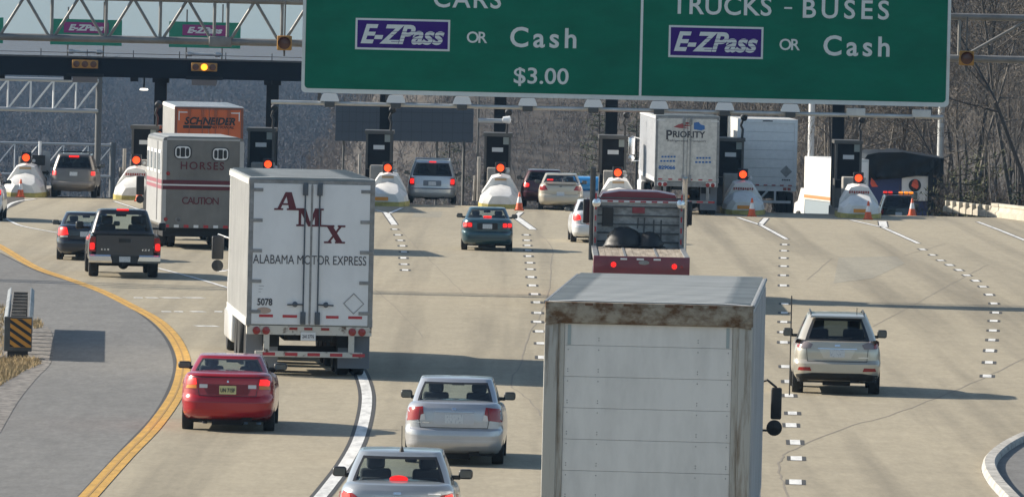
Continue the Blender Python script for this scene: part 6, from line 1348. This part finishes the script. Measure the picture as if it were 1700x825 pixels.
for q in (0, .17): MB().box(.68 + q, .82 + q, -.02, -.002, z0 - .16, z0 - .05).build('tail_light', M_TAIL, wb_)
MB().box(-.5, .5, .3, 9, z0 - .5, z0 - .21).build('chassis', M_UNDER, wb_); duals(wb_, [1.9], .9, .45); tractor(wb_, 5.8, M_LAMPW, 2.7, (1.6, 2.2), 1.35, skirt=False)

# ---------------------------------------------------------------- small white truck with an orange stripe
d = 345; w2 = thing('box_truck', 'small white truck with an orange stripe, beside the booth left of the tarped load', 'truck', (Q(1412, 300, d).x, d, gz(d) + .014), R(11))
z1 = Q(1372, 264, d).z - gz(d); HW = .82
MB().box(-HW, HW, 0, 5.5, 1.22, z1, bev=.03).build('cargo_box', M_TRSIDE, w2, 40); MB().box(-HW + .06, HW - .06, -.02, -.003, 1.5, z1 - .12, bev=.005).build('rear_door', M_TRW, w2); mb = MB()
for sx in (-1, 1): mb.box(min(sx * HW, sx * (HW + .01)), max(sx * HW, sx * (HW + .01)), .1, 5.4, 1.30, 1.44)
mb.box(-HW + .03, HW - .03, -.028, -.021, 1.30, 1.44); mb.build('orange_stripe', mat('dull_orange_stripe', (.55, .17, .05), .5), w2)
MB().box(-.78, .78, .1, 5.4, .45, 1.215).build('skirt_panel', mat('grey_blue_panel', (.20, .24, .27), .4), w2); MB().box(-.6, .6, .1, 7, .2, .44).build('chassis', M_UNDER, w2); MB().loft([[(-.78, y, .5), (.78, y, .5), (.74, y, h_), (-.74, y, h_)] for y, h_ in ((5.55, 1.7), (6.4, 1.7), (7.0, 1.1), (7.6, 1.0))]).build('cab', M_TRSIDE, w2)
wheels(w2, [(-.8, 1.2), (.8, 1.2), (-.8, 6.4), (.8, 6.4)], .34, .22)

# ---------------------------------------------------------------- load under a black tarpaulin
d = 362; tp = thing('tarped_trailer', 'wide trailer load under a sagging black tarpaulin with a blue machine showing below', 'trailer', (Q(1500, 330, d).x, d, gz(d) + .014), head(760))
M_TARP = mat('black_tarpaulin', (.010, .012, .014), .6, spec=.2, noise=.4, nscale=(1.5, 1.5, 1.5), bump=.5); M_BLUEM = mat('dark_blue_machine', (.02, .035, .14), .45, noise=.2)
F = lambda a, b: on_face(tp, a, b)
prof_t = [F(1432, 268), F(1440, 257), F(1460, 253), F(1500, 253), F(1530, 258), F(1566, 264)]; low = [F(1436, 297), F(1446, 300), F(1462, 298), F(1496, 296), F(1520, 292), F(1541, 290)]
mb = MB(); rows = []; rj = random.Random(4); nseg = 26
def along(pl, t):
    f = t * (len(pl) - 1); i = min(int(f), len(pl) - 2); return Vector((pl[i][0], pl[i][1])).lerp(Vector((pl[i + 1][0], pl[i + 1][1])), f - i)
for j in range(9):
    row = []
    for i in range(nseg):
        a = along(prof_t, i / (nseg - 1)); b = along(low, i / (nseg - 1)); q = a.lerp(b, j / 8); row.append((q.x, -.12 - .10 * math.sin(i * 1.35) * j / 8 - .06 * math.sin(i * .6 + j) + rj.gauss(0, .012), q.y))
    rows.append(row)
top = [[(a.x, y, a.y + .06 * math.sin(i * .9 + y)) for i in range(nseg) for a in [along(prof_t, i / (nseg - 1))]] for y in (7.5, 5, 2.5, .6)]
mb.loft(top + rows, False, False, closed=False)
ob_ = [[(F(1566, 264)[0] + .02 * k, y, F(1566, 264)[1]) for k in (0, 1)] for y in (0, 7)]
tarp = mb.build('tarpaulin', M_TARP, tp, 60); so = tarp.modifiers.new('t', 'SOLIDIFY'); so.thickness = .02
mb = MB(); rows = []
for j in range(10):
    z = F(1550, 262 + 95 * j / 9)[1]; rows.append([(F(1541 + 25 * i / 9, 300)[0], -.14 + .06 * math.sin(i * 1.6 + .2 * j), z) for i in range(10)] + [(F(1567, 300)[0] + .02, y, z) for y in (.8, 2.5, 5, 7.4)])
mb.loft(rows, False, False, closed=False); cur = mb.build('side_curtain', M_TARP, tp, 60); so = cur.modifiers.new('t', 'SOLIDIFY'); so.thickness = .02
xl = F(1436, 300)[0]; xr_ = F(1541, 300)[0]
MB().box(xl + .1, F(1566, 300)[0] - .1, .35, 7.3, .9, F(1500, 262)[1], bev=.05).build('machine_body', M_BLUEM, tp); MB().box(xl + .1, xr_ + .4, .1, 7.6, .45, .75).build('trailer_bed', mat('dark_blue_bed', (.02, .03, .11), .5), tp)
wheels(tp, [(x, y) for y in (1.0, 2.0) for x in (-1.15, -.85, .85, 1.15)], .40, .24, M_TRUCKRIM)
(xa, za), (xb, zb_) = F(1497, 333), F(1541, 293); MB().box(xa, xb, .1, .34, za, zb_).build('white_panel', M_TRW, tp)
cx_, cz_ = F(1519, 308); MB().lathe([(.29, .09), (.28, .08), (.24, .12), (0, .14)], 24, 'Y', Matrix.Translation((cx_, -.0, cz_))).build('fan_opening', M_BLK, tp, 40)
xm_, zm_ = F(1514, 324); MB().lathe([(0, -.22), (.14, -.2), (.17, -.12), (.17, .08), (0, .08)], 18, 'Y', Matrix.Translation((xm_, 0, zm_))).box(xm_ - .02, xm_ + .25, -.06, .09, zm_ - .2, zm_ + .14, bev=.03).build('motor', mat('grey_green_motor', (.16, .19, .18), .5), tp, 40)
fl = thing('warning_flag', 'orange red warning flag hanging in front of the round fan of the tarped load', 'flag', tp.location + Vector((cx_, -.22, cz_)))
M_FLAG = mat('orange_red_flag', (.62, .09, .045), .7)
mb = MB(); mb.loft([[(-.05, 0, .27), (.07, .02, .27)], [(-.14, -.03, .15), (.13, .03, .14)], [(-.18, .02, -.02), (.16, -.02, -.05)], [(-.05, 0, -.12), (.08, .03, -.16)]], False, False, closed=False); o = mb.build('cloth', M_FLAG, fl); o.modifiers.new('t', 'SOLIDIFY').thickness = .012
xf, zf = F(1450, 303); fl = thing('warning_flag', 'orange red warning flag at the left corner of the tarped load', 'flag', tp.location + Vector((xf, -.3, zf)))
mb = MB(); mb.loft([[(-.12, 0, .20), (-.10, .02, .21)], [(-.14, -.03, -.06), (.05, .03, .05)], [(-.08, .02, -.20), (.16, -.02, -.13)], [(.18, 0, -.19), (.22, .03, -.17)]], False, False, closed=False); o = mb.build('cloth', M_FLAG, fl); o.modifiers.new('t', 'SOLIDIFY').thickness = .012

# ---------------------------------------------------------------- dark red flatbed with a headboard
d = 203; fb = thing('flatbed_truck', 'dark red flatbed truck with a timber deck, grey headboard and tall exhaust stacks', 'truck', (Q(1064, 480, d).x, d, .014), head(900))
M_DRED = mat('dark_red_truck_paint', (.16, .008, .02), .35, noise=.25, nscale=(1.5, 1.5, 2), coat=.4); M_CABRED = mat('crimson_cab_paint', (.24, .008, .024), .35, coat=.5)
M_DECK = mat('worn_timber_deck', (.40, .34, .27), .9, noise=1, col2=(.19, .155, .12), nscale=(9, .5, 9), detail=8); M_HEADB = mat('grimy_aluminium_headboard', (.40, .40, .385), .55, metal=.2, noise=1, col2=(.16, .16, .155), nscale=(2.2, 2.2, 3.5), lo=.36, hi=.6)
HW = 1.25; zd = on_face(fb, 1063, 427)[1]; LF = 9.0; F = lambda a, b: on_face(fb, a, b)
mb = MB()
for k in range(12): mb.box(-HW + .14 + k * .186, -HW + .14 + k * .186 + .18, .1, LF, zd - .06, zd + random.uniform(-.004, .004))
mb.build('deck', M_DECK, fb)
mb = MB()
for k in (-.42, .42): mb.box(k - .03, k + .03, .1, LF, zd + .005, zd + .016)
mb.build('deck_strap', M_RAILG, fb)
mb = MB()
for sx in (-1, 1): mb.box(min(sx * HW, sx * (HW - .135)), max(sx * HW, sx * (HW - .135)), .05, LF, zd - .12, zd + .02, bev=.01)
mb.build('side_rail', M_RAILG, fb)
zbot = F(1063, 455)[1]
MB().box(-HW, HW, -.05, .095, zbot - .22, zd + .015, bev=.02).build('tail_panel', M_DRED, fb, 40)
for k, (a, b) in enumerate(((1030, 1041), (1057, 1069), (1085, 1097))): MB().box(F(a, 430)[0], F(b, 430)[0], -.058, -.0515, zd - .075, zd - .03).build('white_tape', M_TAPE_W, fb)
for px, py in ((1018.5, 439), (1119.5, 442.5)):
    x, z = F(px, py); MB().lathe([(.07, -.052), (.065, -.07), (0, -.078)], 16, 'Y', Matrix.Translation((x, 0, z))).build('tail_light', M_TAIL_ON, fb, 40)
x, z = F(1069, 436); MB().lathe([(.14, 0), (.14, -.012), (.11, -.014), (0, -.014)], 20, 'Y', Matrix.Translation((x, -.052, z)) @ Matrix.Diagonal((1, 1, .4, 1))).build('oval_badge', M_RAILG, fb)
for px in (1132,): x, z = F(px, 443); MB().lathe([(.045, -.052), (0, -.06)], 12, 'Y', Matrix.Translation((x, 0, z))).build('reflector', M_TAIL, fb)
zh = 2.58; yh = LF - .05
hb = MB().box(-HW + .09, HW - .09, yh, yh + .06, zd, zh); hb.build('headboard', M_HEADB, fb); mb = MB()
for k in range(6): mb.box(-HW + .12, HW - .12, yh - .03, yh - .004, zd + .12 + k * .235, zd + .16 + k * .235)
mb.build('headboard_gaps', M_STEEL_D, fb)  # dark strips added to stand in for the gaps between the planks
mb = MB()
for x in (.42, .62): mb.box(x - .02, x + .02, yh - .05, yh - .032, zd + .02, zh - .45)
mb.tube([(.15, yh - .06, zd + .3), (.17, yh - .06, zh - .4)], .02, 5).tube([(-.02, yh - .06, zd + .5), (.0, yh - .06, zh - .4)], .018, 5).build('hanging_chains', M_STEEL_D, fb)
MB().box(-.98, -.68, yh - .07, yh - .033, zd + .55, zd + 1.05, bev=.02).build('grimy_coat', mat('black_brown_grime', (.05, .045, .04), .9), fb)
for sx in (-1, 1):
    MB().box(sx * (HW - .09) - .05, sx * (HW - .09) + .05, yh - .35, yh - .002, zd, zh, bev=.01).build('headboard_post', M_RAILG, fb); 
    mb = MB()
    for k in range(5): mb.box(sx * (HW - .09) - .02, sx * (HW - .09) + .02, yh - .358, yh - .352, zd + .1 + k * .3, zd + .24 + k * .3)
    mb.build('red_tape', M_TAPE_R, fb)
    MB().tube([(sx * (HW + .0), yh + .25, 1.0), (sx * (HW + .0), yh + .25, 3.1), (sx * (HW + .0), yh + .18, 3.28 if sx > 0 else 3.5)], .075, 12).build('exhaust_stack', M_CHROME if sx > 0 else M_STEEL_D, fb, 50)
    MB().lathe([(0, -.12), (.10, -.10), (.13, 0), (.13, .05), (0, .09)], 16, 'Y', Matrix.Translation((sx * (HW - .12), yh - .42, zh - .02))).build('work_lamp', M_CHROME, fb, 40)
MB().box(-HW + .02, HW - .02, yh - .06, yh + .02, zh + .002, zh + .06).build('headboard_cap', M_TAPE_W, fb)
for k in range(6): MB().box(-.85 + k * .3, -.70 + k * .3, yh - .066, yh - .0605, zh + .01, zh + .05).build('red_tape', M_TAPE_R, fb)
MB().box(-.17, .17, yh - .05, yh - .032, zh - .28, zh - .12).build('red_plate', M_CABRED, fb)
cab = [(-1.13, 1.0), (1.13, 1.0), (1.15, 2.3), (1.10, 2.62), (.98, 2.82), (.5, 2.90), (-.5, 2.90), (-.98, 2.82), (-1.10, 2.62), (-1.15, 2.3)]
MB().loft([[(x * k, y, 1.0 + (z - 1.0) * kz) for x, z in cab] for y, k, kz in ((yh + .45, 1, .985), (yh + .6, 1, 1), (yh + 2.0, 1, 1), (yh + 2.7, .96, .86))]).build('cab', M_CABRED, fb, 35)
MB().loft([[(-.95 * k, y, .8), (.95 * k, y, .8), (.9 * k, y, h_), (-.9 * k, y, h_)] for y, k, h_ in ((yh + 2.6, 1, 1.9), (yh + 4.2, .9, 1.75), (yh + 4.5, .85, 1.3))]).build('bonnet', M_CABRED, fb)
for sx in (-1, 1):
    MB().box(sx * 1.40 - .09, sx * 1.40 + .09, yh + 1.9, yh + 2.05, 1.95, 2.6, bev=.03).build('door_mirror', M_BLK, fb, 40); MB().tube([(sx * 1.1, yh + 2, 2.5), (sx * 1.4, yh + 1.98, 2.62)], .02, 5).tube([(sx * 1.1, yh + 2, 1.9), (sx * 1.4, yh + 1.98, 1.93)], .02, 5).build('mirror_arm', M_CHROME, fb)
MB().lathe([(0, -.05), (.07, -.03), (.07, .04), (0, .06)], 12, 'Z', Matrix.Translation((1.32, yh + 1.2, 2.75))).build('amber_marker', M_AMBL, fb)
MB().box(-.5, .5, .2, yh + 4, .7, zd - .07).build('chassis', M_UNDER, fb); MB().box(-HW + .05, HW - .05, .12, .2, .75, zbot).build('bumper', M_DRED, fb)
duals(fb, [1.6, 2.95]); wheels(fb, [(-1.02, yh + 3.4), (1.02, yh + 3.4)], .5, .28, M_TRUCKRIM)
for sx in (-1, 1): MB().loft([[(sx * .75, 1.6 + .62 * math.cos(R(a)) * -1, .5 + .62 * math.sin(R(a))), (sx * 1.26, 1.6 + .62 * math.cos(R(a)) * -1, .5 + .62 * math.sin(R(a)))] for a in range(10, 171, 20)], False, False, closed=False).build('mudguard', M_ALU, fb, 60)
# the two bundles on the deck
M_BAG = mat('black_plastic_bundle', (.010, .010, .011), .5, noise=.2, bump=.6, nscale=(6, 6, 6))
def to_w(x, y, z): return Matrix.Translation(fb.location) @ Matrix.Rotation(fb.rotation_euler.z, 4, 'Z') @ Vector((x, y, z))
for cx_, w_, h_, lab, sd_ in ((-.38, .50, .54, 'larger black covered bundle at left on the flatbed deck', 1), (.30, .36, .42, 'smaller black covered bundle at right on the flatbed deck', 2)):
    rj = random.Random(sd_); b = thing('bundle', lab, 'bundle', to_w(cx_, yh - .75, zd + .02), fb.rotation_euler.z, 'bundles on the flatbed'); rings_ = []
    for k in range(9):
        t = k / 8; rr_ = [(1.05, 0), (1.12, .06), (1.0, .1), (.95, .3), (.86, .55), (.72, .75), (.5, .9), (.25, .98), (.04, 1.0)][k]
        rings_.append([((rr_[0] + rj.gauss(0, .09)) * w_ * math.cos(2 * math.pi * i / 22), (rr_[0] + rj.gauss(0, .035)) * .4 * math.sin(2 * math.pi * i / 22), rr_[1] * h_ + rj.gauss(0, .008) * (k > 0)) for i in range(22)])
    MB().loft(rings_).build('cover', M_BAG, b, 50)
